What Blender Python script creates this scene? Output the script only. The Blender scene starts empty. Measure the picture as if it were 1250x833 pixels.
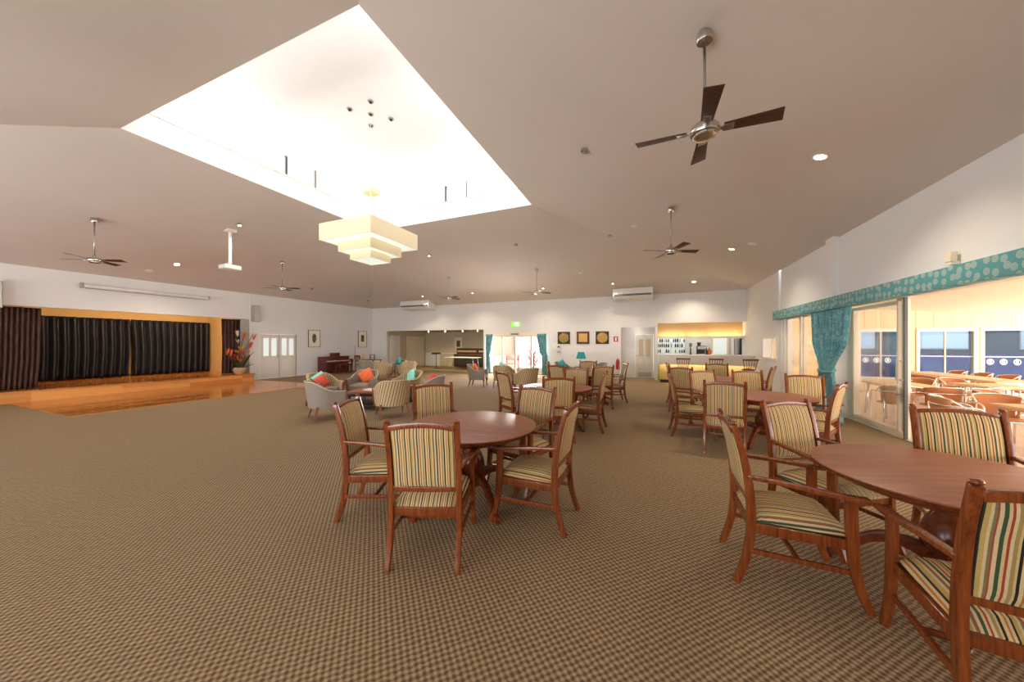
import bpy, bmesh, math, random
from mathutils import Vector, Matrix
R = math.radians
PI = math.pi
rnd = random.Random(7)
SC = bpy.context.scene
COL = SC.collection

# ------------------------------------------------------------------ materials
def lin(c):
    out = []
    for v in c[:3]:
        v = v / 255.0
        out.append(v / 12.92 if v <= 0.04045 else ((v + 0.055) / 1.055) ** 2.4)
    return (out[0], out[1], out[2], 1.0)

class NT:
    def __init__(s, name):
        s.m = bpy.data.materials.new(name); s.m.use_nodes = True
        s.n = s.m.node_tree.nodes; s.l = s.m.node_tree.links
        s.b = s.n['Principled BSDF']; s.out = s.n['Material Output']
    def add(s, t, **kw):
        nd = s.n.new(t)
        for k, v in kw.items(): setattr(nd, k, v)
        return nd
    def link(s, a, b): s.l.new(a, b)
    def val(s, sock, v):
        if hasattr(v, 'node'): s.l.new(v, sock)
        else: sock.default_value = v
    def math(s, op, a, b=0.0, c=0.0):
        nd = s.add('ShaderNodeMath', operation=op)
        s.val(nd.inputs[0], a); s.val(nd.inputs[1], b); s.val(nd.inputs[2], c)
        return nd.outputs[0]
    def ramp(s, fac, stops, interp='LINEAR'):
        nd = s.add('ShaderNodeValToRGB'); cr = nd.color_ramp; cr.interpolation = interp
        while len(cr.elements) < len(stops): cr.elements.new(0.5)
        for e, (p, c) in zip(cr.elements, stops):
            e.position = p; e.color = c
        s.l.new(fac, nd.inputs[0]); return nd.outputs[0]
    def coord(s, which='Object'):
        return s.add('ShaderNodeTexCoord').outputs[which]
    def mapping(s, v, scale=(1, 1, 1), rot=(0, 0, 0), loc=(0, 0, 0)):
        nd = s.add('ShaderNodeMapping'); s.l.new(v, nd.inputs[0])
        nd.inputs['Scale'].default_value = scale; nd.inputs['Rotation'].default_value = rot
        nd.inputs['Location'].default_value = loc
        return nd.outputs[0]
    def sep(s, v):
        nd = s.add('ShaderNodeSeparateXYZ'); s.l.new(v, nd.inputs[0]); return nd.outputs
    def noise(s, v, scale, detail=2.0, rough=0.5):
        nd = s.add('ShaderNodeTexNoise'); s.l.new(v, nd.inputs['Vector'])
        nd.inputs['Scale'].default_value = scale; nd.inputs['Detail'].default_value = detail
        nd.inputs['Roughness'].default_value = rough
        return nd.outputs['Fac']
    def mix(s, f, a, b):
        nd = s.add('ShaderNodeMix', data_type='RGBA')
        s.val(nd.inputs[0], f); s.val(nd.inputs[6], a); s.val(nd.inputs[7], b)
        return nd.outputs[2]
    def bump(s, h, strength=0.3, dist=0.01):
        nd = s.add('ShaderNodeBump'); s.l.new(h, nd.inputs['Height'])
        nd.inputs['Strength'].default_value = strength; nd.inputs['Distance'].default_value = dist
        s.l.new(nd.outputs[0], s.b.inputs['Normal'])
    def base(s, c): s.val(s.b.inputs['Base Color'], c)
    def pset(s, **kw):
        for k, v in kw.items(): s.b.inputs[k.replace('_', ' ')].default_value = v
        return s

M = {}
def plain(key, rgb, rough=0.6, metal=0.0, var=0.06, vscale=8.0, spec=0.5, bumpy=0.0):
    t = NT(key); co = t.coord()
    nz = t.noise(co, vscale, 3)
    c = lin(rgb)
    d = tuple(max(0, x * (1 - var)) for x in c[:3]) + (1,)
    e = tuple(min(1, x * (1 + var)) for x in c[:3]) + (1,)
    t.base(t.ramp(nz, [(0.3, d), (0.7, e)]))
    t.pset(Roughness=rough, Metallic=metal); t.b.inputs['Specular IOR Level'].default_value = spec
    if bumpy: t.bump(t.noise(co, vscale * 20, 3), bumpy, 0.003)
    M[key] = t.m; return t.m

def wood(key, c1, c2, rough=0.35, axis=0, scale=1.0, spec=0.5):
    t = NT(key); co = t.coord()
    sc = [18 * scale] * 3; sc[axis] = 1.2 * scale
    v = t.mapping(co, tuple(sc))
    nz = t.noise(v, 2.2, 5, 0.6)
    fine = t.noise(t.mapping(co, tuple(x * 5 for x in sc)), 3, 2)
    f = t.math('ADD', t.math('MULTIPLY', nz, 0.8), t.math('MULTIPLY', fine, 0.2))
    t.base(t.ramp(f, [(0.32, lin(c2)), (0.68, lin(c1))]))
    t.pset(Roughness=rough); t.b.inputs['Specular IOR Level'].default_value = spec
    M[key] = t.m; return t.m

def emit(key, rgb, strength):
    t = NT(key); t.base(lin(rgb))
    t.b.inputs['Emission Color'].default_value = lin(rgb); t.b.inputs['Emission Strength'].default_value = strength
    M[key] = t.m; return t.m

def glassy(key, tint=(255, 255, 255), refl=0.08, rough=0.0):
    t = NT(key); t.n.remove(t.b)
    tr = t.add('ShaderNodeBsdfTransparent'); tr.inputs[0].default_value = lin(tint)
    gl = t.add('ShaderNodeBsdfGlossy'); gl.inputs['Roughness'].default_value = rough
    lw_ = t.add('ShaderNodeLayerWeight'); lw_.inputs[0].default_value = .5
    mx = t.add('ShaderNodeMixShader')
    f = t.math('ADD', refl, t.math('MULTIPLY', t.math('POWER', lw_.outputs['Facing'], 4.0), .55))
    f = t.math('MINIMUM', f, 0.8)
    t.link(f, mx.inputs[0]); t.link(tr.outputs[0], mx.inputs[1]); t.link(gl.outputs[0], mx.inputs[2])
    t.link(mx.outputs[0], t.out.inputs[0]); M[key] = t.m; return t.m

plain('wall_white', (228, 226, 224), 0.7, var=0.02, vscale=0.7)
plain('ceiling_paint', (212, 202, 194), 0.75, var=0.03, vscale=0.5)
plain('lantern_white', (244, 244, 243), 0.7, var=0.01)
plain('trim_white', (232, 228, 220), 0.45, var=0.02)
plain('door_white', (226, 220, 208), 0.4, var=0.02)
plain('cream_frame', (238, 224, 200), 0.4, var=0.03)
plain('alu_frame', (206, 192, 172), 0.35, metal=0.0, var=0.03)
plain('dark_frame', (70, 66, 64), 0.4)
plain('gold_wall', (214, 176, 118), 0.7, var=0.03, vscale=1.0)
plain('bar_panel', (190, 160, 116), 0.6, var=0.03, vscale=1.0)
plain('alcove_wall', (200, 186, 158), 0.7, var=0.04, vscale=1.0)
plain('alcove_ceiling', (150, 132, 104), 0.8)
plain('chrome', (200, 196, 190), 0.22, metal=1.0, var=0.02)
plain('steel', (176, 172, 166), 0.32, metal=0.9)
plain('alu_tube', (226, 222, 216), 0.25, metal=0.85, var=0.02)
plain('ac_white', (232, 230, 224), 0.45)
plain('black', (22, 20, 19), 0.5)
plain('grey_plastic', (164, 160, 156), 0.5)
plain('kick_dark', (52, 44, 36), 0.6)
plain('red', (196, 30, 38), 0.35)
plain('green_sign', (60, 160, 50), 0.4)
plain('white_mark', (246, 250, 246), 0.5, var=0.0)
plain('mat_board', (240, 232, 216), 0.8, var=0.02)
plain('tub_grey', (150, 140, 128), 0.9, var=0.12, vscale=90, bumpy=0.3)
plain('piping', (214, 200, 170), 0.8)
plain('teal_cloth', (70, 170, 172), 0.8, var=0.1, vscale=20)
plain('aqua_cloth', (150, 224, 206), 0.8, var=0.12, vscale=25)
plain('orange_cloth', (240, 112, 62), 0.8, var=0.1, vscale=20)
plain('coral_cloth', (222, 92, 72), 0.8, var=0.12, vscale=20)
plain('terracotta', (190, 150, 118), 0.7, var=0.1)
plain('leaf_green', (72, 92, 44), 0.6, var=0.3)
plain('flower_orange', (226, 106, 40), 0.6, var=0.3, vscale=30)
plain('flower_red', (170, 50, 36), 0.6, var=0.3, vscale=30)
plain('flower_yellow', (214, 176, 40), 0.6, var=0.2)
plain('flower_cream', (236, 220, 206), 0.6)
plain('stem_brown', (110, 74, 56), 0.8)
plain('blossom', (226, 60, 60), 0.7, var=0.2)
plain('paving', (222, 200, 180), 0.8, var=0.06, vscale=3)
plain('terrace_ceiling', (244, 228, 202), 0.7, var=0.01)
plain('courtyard', (236, 222, 206), 0.8)
plain('blue_far', (22, 44, 112), 0.35, var=0.35, vscale=2.2)
plain('grey_far', (74, 80, 82), 0.6, var=0.12, vscale=3)
plain('bench_paint', (232, 150, 140), 0.6)
plain('paper', (240, 238, 234), 0.8)
plain('lino', (206, 192, 168), 0.6)
plain('bottle_dark', (40, 34, 34), 0.15)
plain('bottle_amber', (150, 78, 30), 0.15)
plain('bottle_clear', (190, 205, 215), 0.1)
plain('bottle_green', (150, 176, 40), 0.2)
plain('copper', (206, 104, 56), 0.3, metal=0.6)
plain('tabletop_pale', (238, 204, 158), 0.4, var=0.04)
wood('chair_wood', (146, 76, 34), (88, 38, 15), 0.25, axis=2, scale=1.5)
wood('table_wood', (172, 112, 86), (140, 82, 60), 0.42, axis=0, scale=0.7)
wood('table_edge', (136, 66, 30), (82, 34, 14), 0.24, axis=0, scale=0.7)
wood('piano_wood', (120, 56, 40), (76, 30, 24), 0.3, axis=1)
wood('leg_wood', (150, 98, 70), (112, 66, 46), 0.4, axis=2)
wood('fan_wood', (84, 50, 34), (46, 24, 16), 0.4, axis=0, scale=2)
wood('dark_wood', (70, 38, 28), (36, 20, 16), 0.4, axis=0)
glassy('glass', (255, 255, 255), 0.05)
glassy('glass_tint', (206, 218, 232), 0.012)
emit('lamp_glow', (255, 226, 180), 14)
emit('lamp_soft', (255, 236, 206), 3.0)
emit('strip_glow', (255, 222, 160), 4)
emit('exit_glow', (130, 220, 60), 0.8)
emit('exit_white', (240, 255, 220), 1.1)

def stripes(key, seq, period, coord='X', dim=1.0):
    """stripes along object X (or along the mesh attribute s)"""
    t = NT(key)
    if coord == 'S':
        a = t.add('ShaderNodeAttribute'); a.attribute_name = 's'; x = a.outputs['Fac']
    else:
        x = t.sep(t.coord())[0]
    f = t.math('FRACT', t.math('ADD', t.math('DIVIDE', x, period), 10.37))
    tot = sum(w for _, w in seq); p = 0; st = []
    for c, w in seq:
        st.append((p / tot, lin(tuple(v * dim for v in c)))); p += w
    col = t.ramp(f, st, 'CONSTANT')
    nz = t.noise(t.coord(), 160, 2)
    t.base(t.mix(t.math('MULTIPLY', nz, 0.35), col, (0.02, 0.018, 0.012, 1)))
    t.pset(Roughness=0.9); t.bump(nz, 0.25, 0.002)
    M[key] = t.m
DS = [((224, 198, 156), 6), ((64, 84, 54), 6), ((222, 196, 142), 5), ((172, 62, 34), 4), ((226, 204, 158), 5), ((172, 146, 86), 6), ((216, 188, 132), 4), ((26, 20, 18), 5),
      ((226, 202, 150), 6), ((196, 122, 58), 4), ((222, 198, 148), 5), ((40, 34, 26), 4), ((196, 168, 96), 7), ((222, 198, 148), 4), ((128, 124, 84), 4), ((170, 74, 40), 3)]
stripes('stripe_fabric', DS, 0.135)
TS = [((232, 208, 164), 11), ((84, 64, 44), 5), ((214, 180, 128), 5), ((110, 88, 58), 3)]
stripes('tub_stripe', TS, 0.06, 'S')
stripes('cushion_stripe', [((226, 214, 190), 8), ((214, 96, 70), 8), ((240, 226, 200), 6), ((120, 190, 180), 6)], 0.09)

def m_carpet():
    t = NT('carpet'); co = t.coord(); x, y, z = t.sep(co)
    # basket weave: short dashes alternating from row to row
    k = 2 * PI / 0.046
    wob = t.math('MULTIPLY', t.noise(co, 26, 2), .02)
    rx = t.math('ADD', x, wob)
    ry = t.math('SUBTRACT', y, wob)
    a = t.math('SINE', t.math('MULTIPLY', rx, k)); b = t.math('SINE', t.math('MULTIPLY', ry, k))
    p = t.math('MULTIPLY', a, b)
    fine = t.noise(co, 240, 2)
    p = t.math('ADD', t.math('MULTIPLY', p, 0.42), t.math('ADD', 0.25, t.math('MULTIPLY', fine, 0.5)))
    big = t.noise(co, 0.9, 2)
    c = t.ramp(p, [(0.15, lin((92, 70, 46))), (0.5, lin((144, 119, 89))), (0.85, lin((184, 162, 128)))])
    c = t.mix(t.math('MULTIPLY', big, 0.25), c, lin((120, 102, 80)))
    t.base(c); t.pset(Roughness=0.95); t.b.inputs['Specular IOR Level'].default_value = 0.35
    t.bump(p, 0.5, 0.004)
    M['carpet'] = t.m
m_carpet()

def m_planks():
    t = NT('timber_floor'); co = t.coord(); x, y, z = t.sep(co)
    row = t.math('FLOOR', t.math('DIVIDE', x, 0.13))
    wn = t.add('ShaderNodeTexWhiteNoise', noise_dimensions='2D')
    cb = t.add('ShaderNodeCombineXYZ')
    t.link(row, cb.inputs[0])
    off = t.add('ShaderNodeTexWhiteNoise', noise_dimensions='1D'); t.link(row, off.inputs['W'])
    yy = t.math('FLOOR', t.math('ADD', t.math('DIVIDE', y, 1.8), t.math('MULTIPLY', off.outputs['Value'], 3)))
    t.link(yy, cb.inputs[1]); t.link(cb.outputs[0], wn.inputs['Vector'])
    gr = t.noise(t.mapping(co, (30, 1.5, 30)), 2, 4)
    f = t.math('ADD', t.math('MULTIPLY', wn.outputs['Value'], 0.6), t.math('MULTIPLY', gr, 0.4))
    c = t.ramp(f, [(0.1, lin((150, 78, 30))), (0.5, lin((196, 120, 52))), (0.9, lin((222, 156, 84)))])
    fx = t.math('FRACT', t.math('DIVIDE', x, 0.13))
    gap = t.math('LESS_THAN', fx, 0.03)
    t.base(t.mix(gap, c, lin((70, 36, 14)))); t.pset(Roughness=0.14)
    M['timber_floor'] = t.m
    t = NT('riser_wood'); co = t.coord()
    x, y, z = t.sep(co)
    cell = t.add('ShaderNodeTexWhiteNoise', noise_dimensions='1D')
    t.link(t.math('ADD', t.math('FLOOR', t.math('DIVIDE', y, 1.7)), t.math('MULTIPLY', t.math('FLOOR', t.math('DIVIDE', z, 0.15)), 13)), cell.inputs['W'])
    gr = t.noise(t.mapping(co, (10, 1.5, 40)), 2, 4)
    f = t.math('ADD', t.math('MULTIPLY', cell.outputs['Value'], 0.5), t.math('MULTIPLY', gr, 0.5))
    t.base(t.ramp(f, [(0.2, lin((196, 124, 52))), (0.8, lin((232, 172, 98)))])); t.pset(Roughness=0.3)
    M['riser_wood'] = t.m
m_planks()

def m_curtain(key, c1, c2, c3=None):
    t = NT(key); co = t.coord()
    nz = t.noise(t.mapping(co, (6, 6, 1.2)), 3, 3)
    c = t.ramp(nz, [(0.3, lin(c1)), (0.7, lin(c2))])
    if c3:
        v = t.add('ShaderNodeTexVoronoi'); t.link(co, v.inputs['Vector']); v.inputs['Scale'].default_value = 9
        f = t.math('LESS_THAN', t.math('ABSOLUTE', t.math('SUBTRACT', v.outputs['Distance'], 0.35)), 0.09)
        c = t.mix(t.math('MULTIPLY', f, 0.22), c, lin(c3))
    t.base(c); t.pset(Roughness=0.75 if 'black' not in key else .42)
    M[key] = t.m
m_curtain('curtain_teal', (70, 132, 140), (110, 168, 176), (196, 222, 208))
m_curtain('curtain_brown', (58, 34, 26), (92, 58, 44))
m_curtain('curtain_black', (15, 15, 19), (40, 38, 48))

def m_pelmet():
    t = NT('pelmet_fabric'); co = t.coord(); x, y, z = t.sep(co)
    cb = t.add('ShaderNodeCombineXYZ'); t.link(y, cb.inputs[0]); t.link(z, cb.inputs[1])
    v = t.add('ShaderNodeTexVoronoi', voronoi_dimensions='2D'); t.link(cb.outputs[0], v.inputs['Vector'])
    v.inputs['Scale'].default_value = 9.0; v.inputs['Randomness'].default_value = 0.55
    d = v.outputs['Distance']
    fine = t.noise(co, 70, 2)
    ring = t.math('LESS_THAN', t.math('ADD', d, t.math('MULTIPLY', fine, 0.12)), 0.42)
    ring2 = t.math('GREATER_THAN', t.math('SINE', t.math('MULTIPLY', d, 46)), -0.1)
    f = t.math('MULTIPLY', ring, t.math('ADD', 0.2, t.math('MULTIPLY', ring2, 0.36)))
    core = t.math('LESS_THAN', d, 0.07)
    c = t.mix(f, lin((86, 150, 154)), lin((200, 202, 192)))
    t.base(t.mix(t.math('MULTIPLY', core, 0.5), c, lin((222, 160, 120)))); t.pset(Roughness=0.85)
    M['pelmet_fabric'] = t.m
m_pelmet()

def m_tiles():
    t = NT('terrace_cladding'); co = t.coord(); x, y, z = t.sep(co)
    fx = t.math('LESS_THAN', t.math('FRACT', t.math('DIVIDE', x, 0.42)), 0.035)
    fz = t.math('LESS_THAN', t.math('FRACT', t.math('DIVIDE', z, 0.22)), 0.03)
    g = t.math('MAXIMUM', fx, t.math('MULTIPLY', fz, 0.5))
    t.base(t.mix(g, lin((236, 212, 168)), lin((180, 148, 104)))); t.pset(Roughness=0.6)
    M['terrace_cladding'] = t.m
    t = NT('wicker'); co = t.coord(); x, y, z = t.sep(co)
    a = t.math('SINE', t.math('MULTIPLY', x, 330)); b = t.math('SINE', t.math('MULTIPLY', t.math('ADD', z, y), 330))
    p = t.math('ADD', 0.5, t.math('MULTIPLY', t.math('MULTIPLY', a, b), 0.5))
    t.base(t.ramp(p, [(0.1, lin((120, 58, 26))), (0.6, lin((200, 124, 68))), (0.95, lin((232, 172, 116)))]))
    t.pset(Roughness=0.55); t.bump(p, 0.4, 0.003)
    M['wicker'] = t.m
    t = NT('cane_grey'); co = t.coord(); x, y, z = t.sep(co)
    p = t.math('ADD', 0.5, t.math('MULTIPLY', t.math('SINE', t.math('MULTIPLY', z, 260)), 0.5))
    t.base(t.ramp(p, [(0.1, lin((150, 138, 120))), (0.9, lin((196, 184, 160)))])); t.pset(Roughness=0.7)
    M['cane_grey'] = t.m
m_tiles()

def m_shade():
    t = NT('pendant_shade'); t.base(lin((232, 216, 178))); t.pset(Roughness=0.6)
    t.b.inputs['Emission Color'].default_value = lin((255, 236, 196)); t.b.inputs['Emission Strength'].default_value = 0.12
    M['pendant_shade'] = t.m
    t = NT('pendant_diffuser'); t.base(lin((240, 246, 240))); t.pset(Roughness=0.5)
    t.b.inputs['Emission Color'].default_value = lin((226, 244, 236)); t.b.inputs['Emission Strength'].default_value = 0.45
    M['pendant_diffuser'] = t.m
    t = NT('teal_shade'); t.base(lin((24, 126, 126))); t.pset(Roughness=0.7)
    t.b.inputs['Emission Color'].default_value = lin((30, 160, 150)); t.b.inputs['Emission Strength'].default_value = 0.15
    M['teal_shade'] = t.m
    t = NT('frosted'); t.base(lin((206, 214, 206))); t.pset(Roughness=0.35)
    t.b.inputs['Emission Color'].default_value = lin((230, 240, 236)); t.b.inputs['Emission Strength'].default_value = 0.35
    M['frosted'] = t.m
    t = NT('frosted_warm'); t.base(lin((206, 180, 150))); t.pset(Roughness=0.35)
    M['frosted_warm'] = t.m
m_shade()

def m_art(key, bg, fg1, fg2, kind):
    t = NT(key); co = t.coord(); x, y, z = t.sep(co)
    if kind == 'round':
        d = t.math('SQRT', t.math('ADD', t.math('MULTIPLY', x, x), t.math('MULTIPLY', z, z)))
        msk = t.math('LESS_THAN', d, 0.235)
    else:
        msk = t.math('LESS_THAN', t.math('MAXIMUM', t.math('ABSOLUTE', x), t.math('ABSOLUTE', z)), 0.20)
    nz = t.noise(co, 22, 4, 0.7)
    t.base(t.mix(msk, lin(bg), t.ramp(nz, [(0.35, lin(fg1)), (0.65, lin(fg2))]))); t.pset(Roughness=0.6)
    M[key] = t.m
m_art('gold_disc_art', (58, 42, 32), (96, 74, 40), (206, 168, 84), 'round')
m_art('gold_square_art', (92, 52, 30), (196, 150, 72), (232, 194, 112), 'square')
m_art('gold_ring_art', (60, 42, 30), (150, 112, 52), (222, 180, 92), 'round')

# ------------------------------------------------------------------ mesh helpers
class MB:
    def __init__(s): s.v = []; s.f = []; s.s = None
    def quad(s, *p):
        i = len(s.v); s.v += [Vector(q) for q in p]; s.f.append(tuple(range(i, i + len(p)))); return s
    def box(s, x0, x1, y0, y1, z0, z1, mat=None):
        i = len(s.v)
        vs = [Vector((x, y, z)) for z in (z0, z1) for y in (y0, y1) for x in (x0, x1)]
        if mat: vs = [mat @ v for v in vs]
        s.v += vs
        for f in ((0, 2, 3, 1), (4, 5, 7, 6), (0, 1, 5, 4), (2, 6, 7, 3), (0, 4, 6, 2), (1, 3, 7, 5)):
            s.f.append(tuple(i + k for k in f))
        return s
    def bar(s, path, a, b, side=(1, 0, 0)):
        """rectangular bar; a: half width along side (number or list), b: half depth"""
        side = Vector(side).normalized(); n = len(path); P = [Vector(p) for p in path]; i = len(s.v)
        for k in range(n):
            t = (P[min(k + 1, n - 1)] - P[max(k - 1, 0)]).normalized()
            sd = (side - t * side.dot(t)).normalized()
            u = t.cross(sd).normalized()
            aa = a[k] if isinstance(a, (list, tuple)) else a
            bb = b[k] if isinstance(b, (list, tuple)) else b
            for q, w in ((-1, -1), (1, -1), (1, 1), (-1, 1)):
                s.v.append(P[k] + sd * aa * q + u * bb * w)
        for k in range(n - 1):
            for j in range(4):
                p, q = i + k * 4 + j, i + k * 4 + (j + 1) % 4
                s.f.append((p, q, q + 4, p + 4))
        s.f.append((i + 3, i + 2, i + 1, i)); e = i + (n - 1) * 4; s.f.append((e, e + 1, e + 2, e + 3))
        return s
    def tube(s, path, r, n=8, closed=False):
        P = [Vector(p) for p in path]; m = len(P); i = len(s.v); up = None
        for k in range(m):
            if closed: t = (P[(k + 1) % m] - P[k - 1]).normalized()
            else: t = (P[min(k + 1, m - 1)] - P[max(k - 1, 0)]).normalized()
            if up is None:
                up = Vector((0, 0, 1)) if abs(t.z) < 0.9 else Vector((1, 0, 0))
            a = (up - t * up.dot(t)).normalized(); up = a; b = t.cross(a)
            rr = r[k] if isinstance(r, (list, tuple)) else r
            for j in range(n):
                th = 2 * PI * j / n; s.v.append(P[k] + a * math.cos(th) * rr + b * math.sin(th) * rr)
        for k in range(m if closed else m - 1):
            k2 = (k + 1) % m
            for j in range(n):
                s.f.append((i + k * n + j, i + k * n + (j + 1) % n, i + k2 * n + (j + 1) % n, i + k2 * n + j))
        if not closed:
            s.f.append(tuple(i + j for j in reversed(range(n)))); s.f.append(tuple(i + (m - 1) * n + j for j in range(n)))
        return s
    def lathe(s, prof, c=(0, 0, 0), n=24, mat=None):
        c = Vector(c); i = len(s.v)
        for r, z in prof:
            for j in range(n):
                th = 2 * PI * j / n; v = Vector((r * math.cos(th), r * math.sin(th), z))
                if mat: v = mat @ v
                s.v.append(v + c)
        for k in range(len(prof) - 1):
            for j in range(n):
                p, q = i + k * n + j, i + k * n + (j + 1) % n
                s.f.append((p, q, q + n, p + n))
        s.f.append(tuple(i + j for j in reversed(range(n)))); s.f.append(tuple(i + (len(prof) - 1) * n + j for j in range(n)))
        return s
    def prism(s, poly, z0, z1, mat=None):
        i = len(s.v); n = len(poly)
        vs = [Vector((x, y, z)) for z in (z0, z1) for x, y in poly]
        if mat: vs = [mat @ v for v in vs]
        s.v += vs
        s.f.append(tuple(i + j for j in reversed(range(n)))); s.f.append(tuple(i + n + j for j in range(n)))
        for j in range(n):
            k = (j + 1) % n; s.f.append((i + j, i + k, i + n + k, i + n + j))
        return s
    def grid(s, rows, closed=False):
        i = len(s.v); m = len(rows[0])
        for r in rows: s.v += [Vector(p) for p in r]
        for a in range(len(rows) - 1):
            for b in range(m if closed else m - 1):
                c = (b + 1) % m
                s.f.append((i + a * m + b, i + a * m + c, i + (a + 1) * m + c, i + (a + 1) * m + b))
        return s
    def build(s, name, mat, parent=None, bevel=0.0, seg=2, smooth=False, subsurf=0, solid=0.0, attr=None, fix=True):
        me = bpy.data.meshes.new(name)
        bm = bmesh.new(); lay = bm.verts.layers.float.new('s') if attr is not None else None
        vs = [bm.verts.new(v) for v in s.v]
        if attr is not None:
            for v, a in zip(vs, attr): v[lay] = a
        for f in s.f:
            try: bm.faces.new([vs[k] for k in f])
            except ValueError: pass
        if fix: bmesh.ops.recalc_face_normals(bm, faces=bm.faces)
        if bevel:
            ed = [e for e in bm.edges if len(e.link_faces) == 2 and e.calc_face_angle(0) > 0.6]
            bmesh.ops.bevel(bm, geom=ed, offset=bevel, segments=seg, affect='EDGES', profile=0.6, clamp_overlap=True)
        bm.to_mesh(me); bm.free()
        if smooth or bevel:
            for p in me.polygons: p.use_smooth = True
            if not smooth or smooth == 'auto':
                try: me.set_sharp_from_angle(angle=R(40))
                except Exception: pass
        me.materials.append(M[mat] if isinstance(mat, str) else mat)
        o = bpy.data.objects.new(name, me); COL.objects.link(o)
        if parent: o.parent = parent
        if solid:
            md = o.modifiers.new('s', 'SOLIDIFY'); md.thickness = solid; md.offset = 0
        if subsurf:
            md = o.modifiers.new('d', 'SUBSURF'); md.levels = subsurf; md.render_levels = subsurf
        return o

def tag(o, label, cat, group=None, kind=None):
    if label: o['label'] = label
    if cat: o['category'] = cat
    if group: o['group'] = group
    if kind: o['kind'] = kind
    return o
def empty(name, loc, rz=0.0, label=None, cat=None, group=None, kind=None):
    o = bpy.data.objects.new(name, None); COL.objects.link(o); o.empty_display_size = 0.1
    o.location = loc; o.rotation_euler = (0, 0, rz); return tag(o, label, cat, group, kind)
def struct(name, mb, mat, parent=None, **kw):
    o = mb.build(name, mat, parent, **kw)
    if not parent: o['kind'] = 'structure'
    return o
def copy_tree(o, parent=None):
    c = o.copy(); COL.objects.link(c)
    c.parent = parent
    for ch in list(KIDS.get(o.name, [])): copy_tree(ch, c)
    return c
KIDS = {}
def index_kids():
    KIDS.clear()
    for o in COL.objects:
        if o.parent: KIDS.setdefault(o.parent.name, []).append(o)
TH = math.atan(170 / 409.0); SN, CS = math.sin(TH), math.cos(TH)
K = 0.2823
def ceil_z(x, y): return 5.6 - K * max(0, x + 3.19, y - 9.16, -9.12 - x, 2.96 - y)
def ceil_rot(x, y):
    d = [(x + 3.19, 'r'), (y - 9.16, 'f'), (-9.12 - x, 'l'), (2.96 - y, 'n')]
    k = max(d)[1]; a = math.atan(K)
    return {'r': (0, a, 0), 'l': (0, -a, 0), 'f': (-a, 0, 0), 'n': (a, 0, 0)}[k]

# ------------------------------------------------------------------ room shell
XL, XR, YN, YB, ZW = -15.9, 3.47, -3.7, 15.8, 3.72
struct('floor', MB().box(-16.0, 4.02, YN - .1, 20.2, -0.12, 0.0), 'carpet')
# parquet area before the stage
struct('floor_timber', MB().box(-15.62, -11.6, 3.03, 9.1, 0.0, 0.012), 'timber_floor')
# hip ceiling round the lantern, four sloping planes meeting in creases
o_ = [(XL, YN), (XR, YN), (XR, YB), (XL, YB)]; i_ = [(-9.12, 2.96), (-3.19, 2.96), (-3.19, 9.16), (-9.12, 9.16)]
cb = MB()
ex = 0.5
for k in range(4):
    a, b = o_[k], o_[(k + 1) % 4]; c, d = i_[(k + 1) % 4], i_[k]
    cb.quad((a[0], a[1], ZW), (b[0], b[1], ZW), (c[0], c[1], 5.6), (d[0], d[1], 5.6))
    cb.quad((a[0], a[1], ZW + .12), (d[0], d[1], 5.72), (c[0], c[1], 5.72), (b[0], b[1], ZW + .12))
    cb.quad((a[0], a[1], ZW), (a[0], a[1], ZW + .12), (b[0], b[1], ZW + .12), (b[0], b[1], ZW))
struct('ceiling', cb, 'ceiling_paint')

# lantern over the opening
LX0, LX1, LY0, LY1 = -9.12, -3.19, 2.96, 9.16
lw = MB()
t_ = 0.14
def ring(mb, z0, z1, out0=0.0, out1=t_):
    mb.box(LX0 - out1, LX0 - out0, LY0 - out1, LY1 + out1, z0, z1)
    mb.box(LX1 + out0, LX1 + out1, LY0 - out1, LY1 + out1, z0, z1)
    mb.box(LX0 - out0, LX1 + out0, LY0 - out1, LY0 - out0, z0, z1)
    mb.box(LX0 - out0, LX1 + out0, LY1 + out0, LY1 + out1, z0, z1)
ring(lw, 5.6, 6.15); ring(lw, 6.72, 7.05)
yposts = [2.96, 3.08, 4.86, 5.16, 6.96, 7.26, 9.04, 9.16]
for x0, x1 in ((LX0 - t_, LX0), (LX1, LX1 + t_)):
    for a in range(0, 8, 2): lw.box(x0, x1, yposts[a], yposts[a + 1], 6.15, 6.72)
xposts = [-9.12, -9.0, -7.25, -6.97, -5.34, -5.06, -3.31, -3.19]
for y0, y1 in ((LY0 - t_, LY0), (LY1, LY1 + t_)):
    for a in range(0, 8, 2): lw.box(xposts[a], xposts[a + 1], y0, y1, 6.15, 6.72)
struct('wall_lantern', lw, 'lantern_white')
lc = MB().box(LX0 - t_, LX1 + t_, LY0 - t_, LY1 + t_, 7.05, 7.15)
c_ = 0.28   # sloped cove between lantern wall and lantern ceiling
for (p, q, n) in (((LX0, LY0), (LX1, LY0), (0, 1)), ((LX1, LY0), (LX1, LY1), (-1, 0)), ((LX1, LY1), (LX0, LY1), (0, -1)), ((LX0, LY1), (LX0, LY0), (1, 0))):
    lc.quad((p[0], p[1], 6.86), (q[0], q[1], 6.86), (q[0] + n[0] * c_, q[1] + n[1] * c_, 7.05), (p[0] + n[0] * c_, p[1] + n[1] * c_, 7.05))
struct('ceiling_lantern', lc, 'lantern_white', fix=False)
struct('trim_1', MB().box(LX0, LX0 + .03, LY0, LY1, 6.11, 6.15).box(LX0, LX1, LY1 - .03, LY1, 6.11, 6.15), 'trim_white')

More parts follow.
